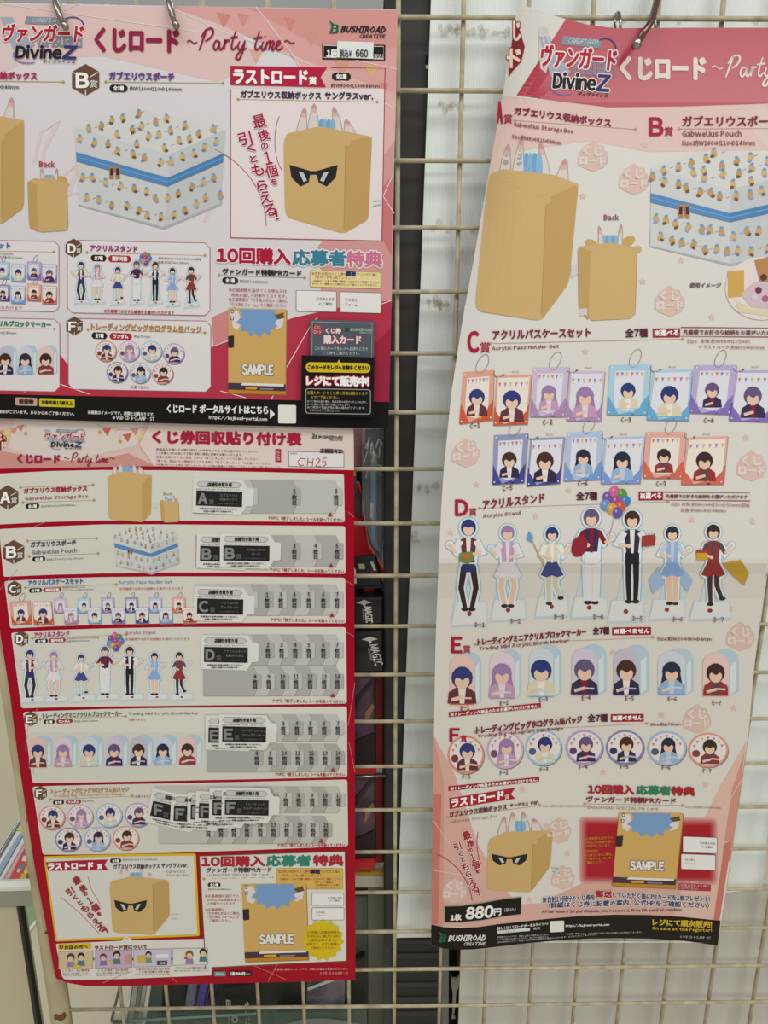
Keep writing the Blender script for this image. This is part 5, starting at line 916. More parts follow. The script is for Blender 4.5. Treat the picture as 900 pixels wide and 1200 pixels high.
# ---- collected tickets pasted on the slots
def ticket(let, x, y, rot, lift, lab, name2, wd=1.0):
    "paper prize ticket, top left corner at (x, y), 72 x 40 pixels"
    rt = math.radians(rot); K = -.004
    sh = Sheet(lambda px, py, l=lift: S2.dep(px, py)+.0012+l*.0006, lambda px, py: math.tan(rt)+K)
    X = lambda u, v: (x+u*wd*math.cos(rt)-v*math.sin(rt), y+v*math.cos(rt)+u*wd*math.sin(rt)+K*u)
    o = sheet_mesh(sh, 'prize_ticket', [X(u, v) for u, v in ((0, 0), (58, .6), (63, 8), (63.5, 9.5), (70, 10), (71.5, 12), (71, 29.5), (69.5, 31), (63, 31), (62, 33), (57, 41), (0, 39.5))], 'e6e4e0', thick=.0005, rough=.3)
    tag(o, lab, 'ticket', 'collected prize tickets pasted on the slots')
    a = Art(sh, 'ticket_print'); a.poly('8a8886', [X(u, v) for u, v in ((4, 6), (7, 2.7), (53, 3), (57, 6.5), (53, 9.8), (7, 9.5))], 1); a.poly('cfcdca', [X(u, v) for u, v in ((4.7, 6), (7.3, 3.2), (52.7, 3.5), (56.2, 6.5), (52.7, 9.3), (7.3, 9))], 1.3)
    def t(c, s, u, v, u1, h, L=2, b=.2): p = X(u, v); a.text(c, s, p[0], p[1], p[0]+(u1-u)*wd, p[1]+h, L, bold=b)
    t('3a3838', '店舗引き取り用', 17, 4, 45, 4.4, 2, .3); t('55524f', '※賞品と交換の際に店舗にて切り離し、貼り付けてください', 4, 11, 56, 1.6, 2, 0)
    a.poly('2a292b', [X(u, v) for u, v in ((4, 13.5), (58, 14), (58, 32), (4, 31.3))], 1); p = X(6.5, 17)
    a.text('8d8d90', let, p[0], p[1], p[0]+10*wd, p[1]+12, 2, bold=.8); p = X(19, 23.5); a.text('77777a', '賞', p[0], p[1], p[0]+6, p[1]+6.2, 2)
    for i, s in enumerate(name2): q = len(s)*3.4; t('8f8f92', s, 42-q/2, 17+5*i, 42+q/2, 3, 2, 0)
    t('6f6f72', 'Vanguard lot'[:0]+'店舗控え', 30, 28, 54, 1.4, 2, 0); t('4a4846', '※景品は1枚券1回渡してください。', 8, 33.8, 52, 1.7, 2, .1); t('4a4846', '※購入店舗でのみ有効です。', 13, 36.8, 47, 1.7, 2, .1); a.done()
    return o
N = {'A': ('ガブエリウス', '収納ボックス'), 'B': ('ガブエリウス', 'ポーチ'), 'C': ('アクリルパス', 'ケースセット'), 'D': ('アクリルスタンド', '【選択可能】'), 'E': ('トレーディングミニ', 'ブロックマーカー'), 'F': ('トレーディング', 'ホログラム缶バッジ')}
ticket('A', 226.5, 561, 1.5, 0, 'white prize ticket lettered A on the top row of slots', N['A'])
ticket('B', 231, 626, 1.5, 0, 'white ticket lettered B half hidden under the other B ticket', N['B'])
ticket('B', 258, 625.5, .5, 1, 'fully visible white ticket lettered B, on top of its neighbour', N['B'])
ticket('C', 227.5, 687.5, 1.2, 0, 'white prize ticket lettered C pasted on the third row', N['C'])
ticket('D', 235.5, 744.5, .6, 0, 'white prize ticket lettered D pasted on the fourth row', N['D'], .95)
ticket('E', 241, 839, .8, 0, 'white ticket lettered E mostly hidden under the other E ticket', N['E'], .9)
ticket('E', 257, 837.5, .8, 1, 'fully visible white ticket lettered E, on top of its neighbour', N['E'], .95)
for i, (x, y, r, l) in enumerate(((178.5, 924.5, 12, 'tilted white ticket lettered F at the left end of the fan'), (201, 930.5, 3, 'second F ticket from the left in the overlapping fan'), (220, 929, 1, 'third F ticket from the left, a narrow sliver in the fan'), (230, 927.5, 2, 'fourth F ticket from the left in the overlapping fan'), (245.5, 924, 1, 'fifth F ticket from the left, directly under the topmost one'), (260, 923.5, .8, 'fully visible F ticket at the right end of the fan'))):
    ticket('F', x, y, r, i*.8, l, N['F'], .95)

# ================================================================== long poster at the right
_left = interp([(5, 607), (20, 604), (60, 597), (120, 588), (200, 573), (300, 556), (375, 542), (460, 529), (560, 519), (660, 514), (750, 510.5), (860, 508.5), (950, 507), (1085, 505.5), (1110, 505)])
_prof = interp([(0, .014), (120, .019), (640, .0575), (654, .0585), (660, .0584), (666, .0566), (672, .0548), (702, .0490), (762, .0425), (900, .029), (1110, .013)])
def dep3(x, y):
    d = _prof(y); u = (x-_left(max(min(y, 1110), 5)))/48
    if u < 1: d -= .011*(1-max(u, 0))**2*max(0, min(1, (520-y)/260))
    d += .004*math.sin((x-505)/335*2*math.pi)*max(0, (y-880)/230)
    return d
_kt = np.array([[.13, .10, .0, .0], [-.02, -.035, .0, .01], [-.13, -.105, .0, .02], [-.095, -.09, -.02, .03], [-.12, -.1, -.03, .03], [-.18, -.15, .0, .05], [.03, -.08, .0, .05]])
_kx, _ky = [550, 640, 740, 850], [130, 390, 580, 745, 850, 930, 1080]
def k3(x, y): return float(np.interp(y, _ky, [np.interp(x, _kx, r) for r in _kt]))
S3 = Sheet(dep3, k3)
EDGE3 = [(607, 5), (622, 9), (641, 16), (662, 22), (690, 29), (720, 33), (800, 32.5), (960, 32.5), (945, 300), (922, 480), (900, 655), (886, 760), (877, 860), (866.5, 930), (850, 1050), (841, 1108.5), (820, 1105), (800, 1102.5), (760, 1100), (720, 1099.5), (690, 1100), (660, 1101.5), (617, 1105.5), (574, 1110.5), (555, 1112.5), (538, 1113), (520, 1111.5), (505, 1107.5)]+[(_left(y), y) for y in range(1090, 10, -30)]
o = sheet_mesh(S3, 'lottery_poster', EDGE3, 'e4dfda', T=10, rough=.34); tag(o, 'long creased lottery poster hanging at the right with crimson title band and 880 yen price', 'poster', 'lottery posters')
a = Art(S3, 'background_print')
L = lambda y, d=0: (_left(y)+d, y)
a.poly('e9c9c5', [L(112), (713, 125.5), (955, 121), (955, 175), (760, 178), (690, 165), (600, 178), L(200)], .4); a.poly('e8d0cc', [(860, 130), (950, 122), (940, 330), (905, 180)], .6)
a.poly('e6cfc0', [L(168), (615, 168), (600, 200), L(230)], .7)
a.poly('e2b3a8', [L(862), (532, 905), (560, 990), (605, 1060), (700, 1055), (846, 1066), (842, 1079), (720, 1072), (640, 1077), (560, 1087), L(1085)], .5); a.poly('dba093', [L(862), (520, 915), (520, 1085), L(1085)], .8); a.poly('cf7f74', [L(930), L(930, 10), L(1083, 8), L(1083)], 1)
a.poly('e6c0b2', [(875, 868), (866, 930), (842, 1079), (790, 1075), (815, 980), (845, 920)], .7); a.poly('d9998b', [(873, 880), (866.5, 930), (856, 1010), (846, 1005), (858, 925)], 1); a.poly('cf7a70', [(857.5, 985), (843, 1080), (836, 1079), (849, 990)], 1.1); a.poly('ddb0a4', [(650, 1050), (760, 1000), (846, 1040), (842, 1078), (650, 1076)], .6)
for P in (((508, 962), (528, 990), (590, 1010)), ((508, 1020), (560, 1028)), ((530, 890), (560, 930)), ((856, 985), (846, 988)), ((868, 915), (820, 1000))): a.line('f0d8d2', P, .6, 1.2)
a.poly('1d1918', [(505.3, 1083.5), (520, 1086.5), (540, 1087.5), (560, 1086.5), (585, 1083), (640, 1077), (680, 1073.5), (720, 1072), (760, 1072.3), (800, 1074.5), (844.5, 1079), (841, 1108.5), (820, 1105), (800, 1102.5), (760, 1100), (720, 1099.5), (690, 1100), (660, 1101.5), (617, 1105.5), (574, 1110.5), (555, 1112.5), (538, 1113), (520, 1111.5), (505.2, 1107.5)], 1.4); a.done()
a = Art(S3, 'title_band', rough=.27); a.spec = .6; a.poly('bb3249', [(663, 22.5), (690, 29), (720, 33), (800, 32.5), (960, 32.5), (956, 121), (900, 121), (800, 124.5), (713, 125.5), (660, 119), (605.5, 111.5)], 1.2); a.done()
a = Art(S3, 'watermark_print')
def emblem(cx, cy, s, c='e2c3bb', tc='ecdcd6', L=1.3, rot=0):
    a.poly(c, [(cx, cy-s), (cx+s*.95, cy-s*.15), (cx+s*.75, cy+s*.75), (cx, cy+s*1.05), (cx-s*.75, cy+s*.75), (cx-s*.95, cy-s*.15)], L)
    a.text(tc, 'くじ', cx-s*.62, cy-s*.62, cx+s*.62, cy-s*.02, L+.5, bold=s*.05, halo=c, hw=s*.14); a.text(tc, 'ロード', cx-s*.85, cy+s*.08, cx+s*.85, cy+s*.58, L+.5, bold=s*.05, halo=c, hw=s*.14)
for x, y, s in ((695, 182, 18), (743, 209, 18), (785, 352, 18), (546, 530, 17), (881, 545, 18), (868, 745, 17), (817, 842, 17), (655, 973, 15), (660, 1028, 14), (533, 1043, 15)): emblem(x, y, s)
for x, y in ((755, 170), (683, 230), (753, 330), (798, 305), (834, 372), (558, 568), (528, 624), (882, 611), (811, 609), (686, 412), (666, 575), (874, 513), (628, 605), (856, 713), (718, 765), (836, 1000), (860, 830), (545, 815), (827, 920), (612, 925), (707, 905), (775, 838), (665, 1000), (640, 968), (620, 1055)): star(a, 'e3c4bc', x, y, 4.6, 1.2)
a.done()
a = Art(S3, 'side_emblem'); a.poly('8a2a34', [(607, 28), (615, 55), (611, 72), (600, 84), (596, 91), (596, 78), (600, 48)], 1.8); 
for ch, x, y in (('く', 600, 24), ('じ', 601, 32), ('ロ', 597, 54), ('ー', 597, 66), ('ド', 601, 66)): pass
a.text('f3e3cf', 'じ', 602, 25, 609.5, 47, 3, bold=.8, halo='a8303c', hw=2, k=.1); a.text('f3e3cf', 'ド', 598, 57, 610, 79, 3, bold=.8, halo='a8303c', hw=2, k=.1); a.text('f3e3cf', 'ー', 594.5, 66, 599, 69, 3, bold=.8, halo='a8303c', hw=2, k=.1); a.done()
a = Art(S3, 'series_logo'); a.poly('d9cfd0', [(631, 31), (641, 33), (646, 58), (640, 86), (633, 80)], 2.2); series_logo(a, 633, 38, 722, 109, halo='f2eaea'); a.done()
a = Art(S3, 'title_lettering'); a.text('f2e4de', 'くじロード', 728, 67, 826, 93, 3, bold=1.7, k=.005); tilde(a, 'f2e4de', 834, 79, 13, 1.4); script(a, 'f2e4de', 848, 65, 960, 101, 1.9, k=0); a.done()
DR, BR = 'b02340', '6b3f44'
def prize(letter, x0, y0, x1, y1, title, t, eng, e, ln, tk=None, ek=None, big=DR):
    a = Art(S3, 'prize_heading'); a.text(big, letter, x0, y0, x1, y1, 3, bold=.9, k=0); h = y1-y0
    q = h*(.4 if letter == 'A' else .48); a.text(big, '賞', x1+1.8, y1-q, x1+1.8+q, y1+.5, 3, k=0, bold=.15); a.text('8a2a44', title, *t, 3, k=tk, bold=.45); a.text('96505a', eng, *e, 3, k=ek, bold=.15); rule(a, *ln, 'c9a596', .6); return a
def kinds(a, x, y, x1, y1, rx0, ry0, rx1, ry1, s, box=None):
    a.text('5a2a38', '全7種', x, y, x1, y1, 3, bold=.4, k=-.01); a.rect('a8283c', rx0, ry0, rx1, ry1, 2, -.01); a.text('ffffff', s, rx0+2, ry0+1.8, rx1-2, ry1-2, 3, bold=.35, k=-.01)
    if box: bx0, by0, bx1, by1, st = box; a.line('9a5a60', [(bx0, by0), (bx1, by0+1), (bx1, by1+1), (bx0, by1)], .6, 2, True); a.text('7a3a48', st, bx0+3, by0+2.7, bx1-3, by1-2.3, 3, bold=.15, k=.01)
a = prize('A', 582.5, 119, 588.5, 144, 'ガブエリウス収納ボックス', (603, 125, 716, 134), 'Gabwelius Storage Box', (602, 142.5, 672, 149), (603, 141, 745, 151.5), .13, .125); a.text('96505a', 'Size:約W85×H115×D88mm', 600, 156.5, 658, 162, 3, k=.14, bold=.1); a.done()
a = prize('B', 761.5, 138, 777, 158.5, 'ガブエリウスポーチ', (800, 136, 913, 147.5), 'Gabwelius Pouch', (799.5, 152.3, 869, 160), (796, 151, 960, 150), 0, 0); a.text('96505a', 'Size:約W180×H110×D140mm', 799, 164, 885, 170.5, 3, k=0, bold=.12); a.text('8a4a5c', 'Back', 708, 251, 725, 258, 3, k=0, bold=.2); a.text('6a585a', '使用イメージ', 808, 331.3, 844.5, 337, 3, k=0, bold=.2, shear=.2); a.done()
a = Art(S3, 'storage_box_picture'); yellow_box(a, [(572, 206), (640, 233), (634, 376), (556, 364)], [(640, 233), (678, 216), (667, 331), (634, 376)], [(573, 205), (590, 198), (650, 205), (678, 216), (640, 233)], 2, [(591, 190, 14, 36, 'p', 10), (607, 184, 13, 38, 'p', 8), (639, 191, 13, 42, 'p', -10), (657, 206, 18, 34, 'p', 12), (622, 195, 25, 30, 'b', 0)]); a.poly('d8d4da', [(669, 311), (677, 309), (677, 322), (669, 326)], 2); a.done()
a = Art(S3, 'storage_box_picture'); yellow_box(a, [(692, 293), (747, 291), (744, 373), (689, 376)], [(677, 290), (692, 293), (690, 376), (678, 362)], [(678, 289), (715, 284), (747, 291), (692, 295)], 2, [(705, 280, 6, 26, 'p', -8), (726, 279, 6, 28, 'p', 6), (694, 287, 18, 11, 'y', 35), (736, 283, 18, 11, 'y', -30), (715, 284, 17, 16, 'b', 0)]); a.poly('d8d4da', [(679, 362), (688, 361), (688, 369), (679, 370)], 2.6); a.done()
a = Art(S3, 'pouch_picture'); pouch(a, (763, 197), (835, 175), (960, 196), (855, 222), (762, 288), (856, 309), (948, 292), 2, 4, (7, 4, 6)); a.done()
a = Art(S3, 'use_image_picture'); a.ell('eadfdc', 893, 338, 43, 37, 2.4, n=32); a.rect('d9ad5c', 853, 318, 872, 349, 3, -.1); a.poly('c08a58', [(884, 305), (905, 300), (935, 302), (935, 330), (890, 330)], 3); a.poly('d9c2cc', [(868, 345), (884, 330), (930, 332), (930, 365), (880, 360)], 3.2); a.poly('e2d6b0', [(862, 352), (880, 362), (930, 366), (930, 374), (866, 366)], 3.4)
for i, (x, y) in enumerate(((889, 340), (897, 350), (884, 348), (895, 325), (905, 340))): a.ell(('7a3a4a', 'b06a80', 'd8d0e0', '5a3a3a', '9a4a6a')[i], x, y, 4, 4, 3.8+.1*i, n=10)
a.done()
# row C
a = prize('C', 548.5, 388.5, 561, 412.5, 'アクリルパスケースセット', (577.5, 387.5, 692, 398), 'Acrylic Pass Holder Set', (576.5, 406, 655, 411.5), (574.5, 402.5, 800, 397.3), -.03, -.035)
kinds(a, 733, 385, 759, 395, 765, 385, 797, 395.5, '※選べる', (798, 383.5, 925, 394, '先着順でお好きな絵柄をお選びいただけます')); tiny(a, '96505a', [('Size', 805, 397, 817, 5), ('本体:約W83×H105mm', 821, 397, 879, 5), ('イラストカード:約W65×H90mm', 819, 404, 897, 5)], 3)
for i, (x, y) in enumerate(((551, 493.8), (636, 489.5), (728, 486.5), (825, 487), (589, 567), (677, 561.5), (769, 561.5))): a.text('7a4a50', 'C-%d' % (i+1), x, y+2.5, x+11.5, y+8.5, 3, bold=.2)
a.done()
CC = [((543,436),(579,433.5),(577,492),(538,497)), ((582,440),(623,439),(618,497),(578,498.5)), ((624.5,431),(667,430),(662,488.5),(621,488.5)), ((668,435),(709,435),(704,494),(663.5,493)), ((714.5,428),(763,427),(758,486.5),(711,486)), ((766,434),(811,433),(807,493),(757.5,492)), ((814,428),(863,427.5),(857,486),(807,484)), ((863,434),(910,434),(905,495),(854,493)),
      ((579,510),(619,508),(614,566),(577,568)), ((622,513.5),(662,512),(656,566.5),(617,570)), ((664.5,507),(706,505),(704,562),(660.5,564)), ((709,513),(756,511),(750,566.5),(704,567)), ((757,506.5),(804,506),(800,561),(753,560.5)), ((806,513),(853,511),(848,567.5),(798,568))]
for i, q in enumerate(CC):
    a = Art(S3, 'card_picture'); card(a, list(q), (0, 0, 1, 1, 2, 2, 3, 3, 4, 4, 5, 5, 6, 6)[i], i % 2 == 1)
    if i % 2: x, y = q[0]; a.arc('6a5a5c', x+2, y-3, 6, 5, 200, 20, .7, 2); a.poly('5a4a4c', [(x+6.5, y-1.5), (x+9.5, y-1.7), (x+7.8, y+1.6)], 2); a.text('a08a8a', 'Back', q[0][0]+18, y-5.5, q[0][0]+26, y-3, 2, k=0)
    a.done()
# row D
a = prize('D', 534, 586, 548, 604, 'アクリルスタンド', (566, 586.5, 638, 597), 'Acrylic Stand', (566, 602.5, 610, 608), (562, 595.5, 783, 588), -.12, -.09)
kinds(a, 675.5, 576.5, 700, 586, 748.5, 576, 777, 586.5, '※選べる', (777.5, 576.5, 879, 586, '先着順でお好きな絵柄をお選びいただけます')); tiny(a, '96505a', [('Size 本体:約W60×H150×D50mm前後', 786, 588.3, 879, 4.8), ('台座:約W54×D38mm', 798, 595.3, 851, 4.8)], 3)
FIG = ((549, 609, 715, 528, 704, 572, 735), (595, 616, 711, 574, 702, 617, 729), (647, 618, 708, 626, 698, 667, 725), (693, 597, 707, 668, 699, 713, 726), (741, 599, 706, 711, 703, 756, 731), (788, 617, 708, 760, 702, 803, 728), (836, 615, 709, 807, 704, 857, 728))
for i, (x, y0, y1, bx0, by0, bx1, by1) in enumerate(FIG):
    a.text('7a4a50', 'D-%d' % (i+1), (557, 599, 650, 696, 742, 789, 837)[i], (729.5, 725, 720, 720, 722, 723, 723.5)[i], (568, 610, 661, 707, 753, 800, 848)[i], (735, 730.5, 725.5, 725.5, 727.5, 728.5, 729)[i], 6, bold=.15, k=0)
a.done()
for i, (x, y0, y1, bx0, by0, bx1, by1) in enumerate(FIG):
    a = Art(S3, 'stand_picture'); person(a, x, y0, y1, i, i in (1, 2, 5, 6), pose=(1, 1, 2, 0, 0, 0, 2)[i], base=(bx0, by0, bx1, by1), wd=1.05)
    if i == 3: a.line('9a8f90', [(720, 606), (711, 640)], .6, 4); balloons(a, 722, 588, 16, 4.4)
    if i == 0: a.poly('7a8a4a', [(539, 648), (553, 646), (556, 656), (548, 661), (538, 658)], 5); a.ell('c8703a', 547, 652, 5, 3, 5.4)
    if i == 2: a.line('c9a64e', [(623, 632), (640, 668)], 1.3, 3.5); a.poly('6fa0d0', [(620, 622), (625, 629), (623, 636), (617, 632)], 3.6)
    if i == 5: a.poly('a9c4ea', [(772, 664), (760, 680), (765, 696), (779, 684)], 2.8); a.poly('a9c4ea', [(799, 664), (812, 680), (806, 694), (797, 682)], 2.8)
    if i == 6: a.poly('c9a040', [(846, 660), (868, 656), (878, 672), (872, 686), (858, 674)], 2.8); a.poly('d0a838', [(816, 644), (829, 644), (829, 656), (817, 657)], 5); a.poly('a8482e', [(816, 644), (829, 644), (829, 648), (816, 648)], 5.3)
    if i == 3: a.ell('9a2a3a', 679, 640, 9, 13, 4.2, 20)
    if i == 4: a.rect('a8403a', 752, 628, 768, 641, 5.2, -.12)
    a.done()
# row E
a = prize('E', 529.5, 747, 541, 765, 'トレーディングミニアクリルブロックマーカー', (560, 748.5, 687, 756.5), 'Trading Mini Acrylic Block Marker', (561.5, 758, 667, 763.5), (557, 755.5, 765, 747), -.098, -.092)
kinds(a, 695, 735, 714, 743.5, 717.5, 735.3, 763, 744.5, '※選べません'); a.text('96505a', 'Size:約W20×H40×D8mm', 770, 746.3, 834, 750.8, 3, bold=.12)
for i, (x, y) in enumerate(((540, 824.5), (586, 818.5), (632, 814.5), (682, 812.5), (733, 813), (783, 813.5), (835, 818))): a.text('7a4a50', 'E-%d' % (i+1), x, y+3.2, x+10, y+8.2, 3, bold=.15)
a.rect('a8283c', 526, 834.5, 634, 840.5, 2, -.1); a.text('ffffff', '※トレーディング商品のためお選びいただけません。', 528, 835.6, 632, 839.6, 3, bold=.15, k=-.1); a.done()
for i, (x0, y0, x1, y1, xs) in enumerate(((527, 767, 556, 826.5, 564), (574, 764, 602.5, 819.5, 611), (620, 759, 648.5, 817.5, 658), (670, 759, 700, 815.5, 711), (719, 760, 749, 815.5, 761), (771, 763, 803, 815, 813), (823.5, 765, 854, 816.5, 866))): a = Art(S3, 'block_picture'); block(a, x0, y0, x1, y1, xs, i); a.done()
# row F
a = prize('F', 527.5, 854, 538, 869, 'トレーディングビッグホログラム缶バッジ', (558.5, 851.5, 682, 860), 'Trading Big Hologram Can Badge', (560, 860.8, 660, 865.6), (557, 858, 758, 848), -.105, -.095)
kinds(a, 689, 837, 712, 846, 716, 837, 754.5, 846, '※選べません'); a.text('96505a', 'Size:約φ75mm', 762, 847, 798, 851.5, 3, bold=.12)
for i, (x, y) in enumerate(((542, 909), (586, 904), (633, 900), (679, 897), (727, 896.5), (776, 897.5), (824, 901))): a.text('7a4a50', 'F-%d' % (i+1), x, y, x+9.5, y+4.6, 3, bold=.15)
a.rect('a8283c', 525.5, 921.5, 632, 927, 2, -.105); a.text('ffffff', '※トレーディング商品のためお選びいただけません。', 528, 922.4, 630, 926.2, 3, bold=.15, k=-.105); a.done()
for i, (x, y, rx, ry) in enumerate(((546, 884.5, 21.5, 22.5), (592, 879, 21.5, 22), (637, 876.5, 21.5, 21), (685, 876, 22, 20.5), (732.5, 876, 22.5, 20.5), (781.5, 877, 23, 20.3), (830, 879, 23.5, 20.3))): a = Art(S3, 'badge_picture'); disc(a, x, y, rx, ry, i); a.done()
# last prize
a = Art(S3, 'last_prize_panel'); a.poly('b5243c', [(526.5, 935.5), (565, 929.5), (604.5, 923), (598.5, 930.5), (604, 936), (565, 942), (527, 948)], 2); a.text('ffffff', 'ラストロード', 529, 936.8, 590, 946, 3, bold=.6, k=-.165); a.text('ffffff', '賞', 591.5, 931.5, 597, 937, 3, k=-.15)
a.text('6b3f44', 'ガブエリウス収納ボックス', 527, 951.5, 594, 958, 3, bold=.3, k=-.14); a.text('6b3f44', 'サングラス', 598, 942, 619, 946, 3, bold=.2, k=-.1); a.text('6b3f44', 'ver.', 622, 939.5, 632, 943.5, 3, bold=.2, k=-.1); rule(a, 525, 957.8, 633, 944, 'c9a596', .6); a.text('96807e', 'Gabwelius Storage Box', 527, 961.5, 583, 966, 3, k=-.13); a.text('96505a', 'Size:約W85×H115×D88mm', 636, 943.3, 692, 946, 3, k=0)
vtext(a, 'ab2f3e', [('最', 547, 979, 11.5), ('後', 551.5, 988.5, 10), ('の', 551.5, 996.5, 7), ('1', 554, 1005, 10.5), ('個', 557.5, 1014, 10.5), ('を', 559.5, 1021.5, 6), ('引', 536, 992, 10), ('く', 540, 1001, 8.5), ('と', 542.5, 1007.5, 6), ('も', 545, 1016, 10), ('ら', 549, 1024.5, 10), ('え', 553, 1033, 10), ('る', 556.5, 1041.5, 10), ('!', 561, 1046, 8)], -18, halo='f0dcd6')
a.arc('a8404c', 579, 988, 20, 38, 200, 140, .7, 2); a.arc('a8404c', 490, 1065, 64, 68, -70, -8, .8, 2); a.done()
a = Art(S3, 'storage_box_picture'); yellow_box(a, [(572, 985), (625, 985), (622, 1046), (571, 1043)], [(625, 985), (648, 973), (645, 1015), (622, 1046)], [(573, 984), (592, 975), (648, 973), (625, 986)], 2, [(588, 969, 10, 20, 'p', 12), (600, 964, 9, 20, 'p', 4), (617, 964, 9, 22, 'p', -14), (630, 969, 14, 16, 'p', -20), (609, 969, 13, 13, 'b', 0)], glasses=(575, 999, 619, 1015)); a.line('b4b6bc', [(646, 1017), (655, 1018), (655, 1023), (647, 1021)], 1.2, 2); a.done()
# buyer's special
a = Art(S3, 'special_offer_panel')
def soft_rect(x0, y0, x1, y1, c, bg):
    for i in range(7):
        e = 5-i*1.5; a.rr(mixc(bg, c, (i+1)/7), x0-e, y0-e, x1+e, y1+e, max(6-i*.6, 1.5), 1.2+i*.12, .01)
soft_rect(684, 962, 836, 1031, 'b01e2c', 'dfc3ba')
a.text('b0283a', '10回購入', 689.5, 919.8, 743, 930, 3, bold=.7, k=.02); a.text('3a8468', '応募者', 746, 920.8, 786, 931, 3, bold=.7, k=.02); a.text('b0283a', '特典', 787.5, 922, 814, 932, 3, bold=.7, k=.02); a.text('8a343c', 'ヴァンガード特製PRカード', 687.5, 933.3, 792, 940, 3, bold=.35, k=.02); rule(a, 685.5, 942, 800, 944, 'c9a596', .6); a.text('96807e', 'VANGUARD SPECIAL PR Card', 688, 944.5, 771, 948, 3, k=.02); a.text('96706e', 'Size:約W59×H86mm', 803, 944, 845, 947, 3, k=.03)
tiny(a, 'd8a03e', [('※応募期間を過ぎての', 683, 981.5, 718, 3.3), ('お申込みは特典お渡し', 685, 985.8, 719, 3.3), ('の対象外となります。', 685, 990, 716, 3.3), ('※応募期間は', 682.5, 996.5, 701, 3.3), ('「引き換え方法のご案内」', 684, 1000.8, 717, 3.3), ('「引き換えフォーム」を', 684, 1005, 716, 3.3), ('ご確認ください。', 685, 1009.2, 709, 3.3)], 4)
a.rr('b0384a', 794, 1035, 833, 1043, 1, 1.9, .04); tiny(a, 'f0d6d0', [('※カードの種類は', 794, 1032, 818, 2.6), ('ご応募状況により選ぶ', 795, 1036, 831, 2.6), ('ことはできません。', 795, 1039.5, 819, 2.6)], 4)
a.text('4a4a74', '※合計10回分のくじ券を', 636, 1051, 697, 1058, 3, bold=.3, k=-.05, halo='f2e6e2', hw=1); a.text('b0283a', '郵送', 698, 1043.5, 717, 1051.5, 3.4, bold=.5, k=.01, halo='f2e6e2', hw=1); a.text('4a4a74', 'していただく毎にPRカードを1枚プレゼント!', 718.5, 1045.5, 832, 1052, 3, bold=.3, k=.045, halo='f2e6e2', hw=1)
a.text('4a4a74', '(詳細はくじ券に記載の案内、', 643, 1057.5, 740, 1064.5, 3, bold=.3, k=-.035, halo='f2e6e2', hw=1); a.text('4a4a74', '公式HPをご確認ください)', 743, 1054.3, 831, 1061, 3, bold=.3, k=.04, halo='f2e6e2', hw=1); a.text('7a5a78', 'After every 10 purchases, you receive 1 free PR card at random.', 635, 1066.8, 800, 1071, 3, bold=.15, k=-.015); a.done()
a = Art(S3, 'sample_card_picture'); pr_card(a, [(725.5, 951.5), (800.5, 953), (791, 1041), (717.5, 1038)], 4); a.done()
a = Art(S3, 'code_panel'); qr_panel(a, 800.5, 980.5, 840, 998.5, ['引き換え方法', 'のご案内'], '5a5a60', True, 4); a.done()
a = Art(S3, 'code_panel'); qr_panel(a, 798.5, 1001, 838, 1018, ['引き換え', 'フォーム'], 'a8404c', False, 4); a.done()
a = Art(S3, 'price_panel'); PB = [(521, 1062), (540, 1061.5), (565, 1058), (590, 1053.5), (611, 1051), (610.5, 1071.5), (590, 1074), (565, 1078.5), (540, 1081), (521, 1081)]
a.poly('1f1b1a', PB, 2); a.line('a89c94', PB, .8, 2.4, True); a.text('f2efec', '1枚', 528, 1072, 540.5, 1079, 3, bold=.5, k=-.06); a.text('f5f2ef', '880', 546, 1064, 577, 1077, 3, bold=.9, k=-.08, shear=.1); a.text('f2efec', '円', 579, 1065, 587, 1073, 3, bold=.4, k=-.08); a.text('e2dfdc', '(税込)', 591, 1064.5, 604.5, 1068.8, 3, k=-.1); a.done()
a = Art(S3, 'maker_logo'); maker_logo(a, 514, 1091, 570, 1109, 'e9e6e2', 3, -.015); a.done()
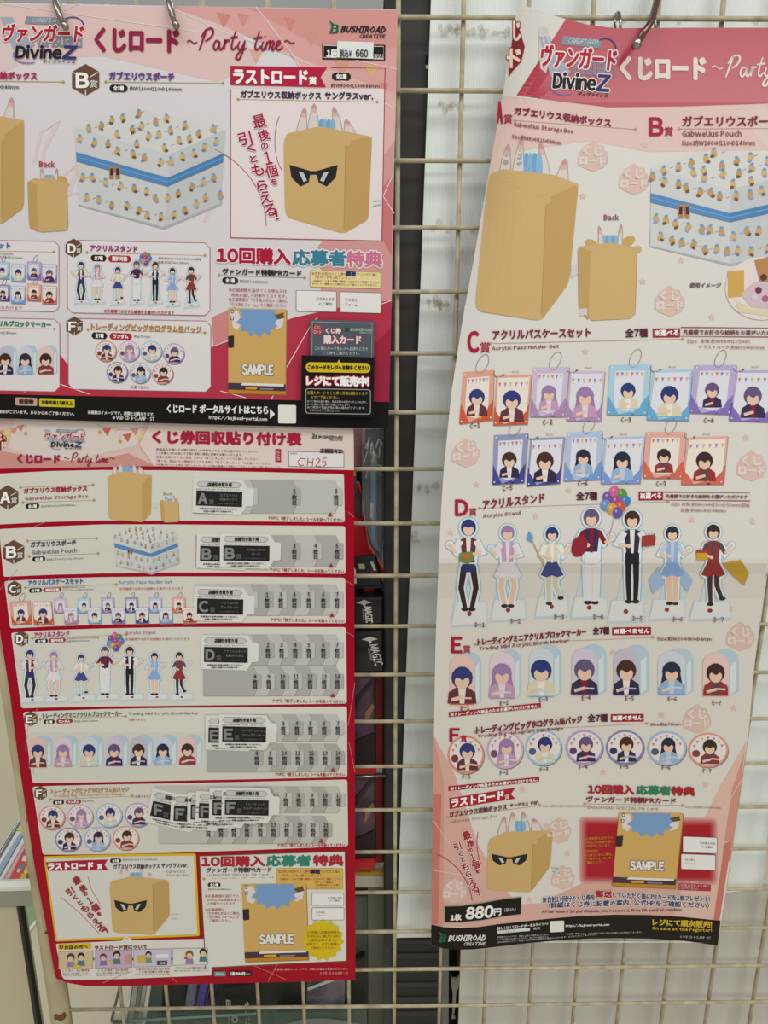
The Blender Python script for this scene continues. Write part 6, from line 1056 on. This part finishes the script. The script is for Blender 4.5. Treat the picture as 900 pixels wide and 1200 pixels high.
a = Art(S3, 'foot_lettering'); a.text('e6e2de', '詳しくはくじロードポータルサイトへ!', 583, 1086.3, 642, 1090, 3, bold=.15, k=-.1); a.rect('e8e6e2', 583, 1090.6, 621, 1094.3, 2.5, -.09); a.text('4a4644', 'くじロード', 585, 1091.2, 604, 1093.7, 3, k=-.09); a.text('e6e2de', '検索', 625, 1086.8, 633, 1090, 3, k=-.09)
tiny(a, 'd6d2ce', [('※画像はイメージです。実際とは異なる場合がございます。', 583, 1097.2, 643, 2), ('※くじは1枚からお求めいただけます。無くなり次第終了です。', 583, 1099.8, 643, 2), ('※応募状況により、商品の発送時期が前後する場合がございます。あらかじめご了承ください。', 583, 1103.3, 700, 2), ('※店舗の事情により、お取り扱いが終了または変更になる場合がございます。', 664, 1093.6, 752, 2)], 3)
a.rr('efede9', 644.5, 1079.5, 661, 1092.5, 1, 2.5, -.04); a.text('e6e2de', 'https://kujiroad-portal.com', 663, 1083.5, 714, 1087, 3, bold=.2, k=-.03); a.text('d9b42e', 'レジにて順次販売!', 765, 1076.8, 834, 1084.5, 3, bold=.4, k=.04); a.text('d9b42e', 'On sale at the register!', 764, 1085.6, 834, 1090.3, 3, bold=.2, k=.04); a.text('d6d2ce', '©VGD CD ©CLAMP・ST', 797, 1096.3, 833, 1099, 3, k=.04); a.done()
# hook that carries it, and the two hanger loops on the wire behind
COP = M('8a6a62', .25, metal=.9)
mb = MB(); mb.tube([W(x, y, d) for x, y, d in ((775, -28, .004), (770, 0, -.018), (764, 24, -.030), (752, 42, -.034), (745, 53, -.030), (744, 54, -.026))], .0026, COP, 10); o = mb.build('wire_hook', smooth=True); tag(o, 'reddish steel hook piercing the crimson band of the right poster', 'hook', 'steel display hooks')
mb = MB(); p = W(746, 51, -.028); mb.tube([tuple(p), tuple(W(746.5, 52, -.034))], .0033, CHR, 14); mb.build('hook_tip', o, smooth=True)
for x, lab in ((724, 'chrome hanger loop on the top wire, left of the reddish hook'), (765, 'chrome hanger loop on the top wire, right behind the reddish hook')):
    mb = MB(); mb.tube([W(x-3, 36, -.008), W(x-3, 22, -.007), W(x-2, 16, -.003), W(x, 14.5, .0), W(x+2, 16, -.001), W(x+3, 22, -.006), W(x+3, 36, -.008)], .0011, CHR, 8); o = mb.build('hanger_loop', smooth=True); tag(o, lab, 'hanger', 'chrome hanger loops')

bpy.data.objects.remove(_to)
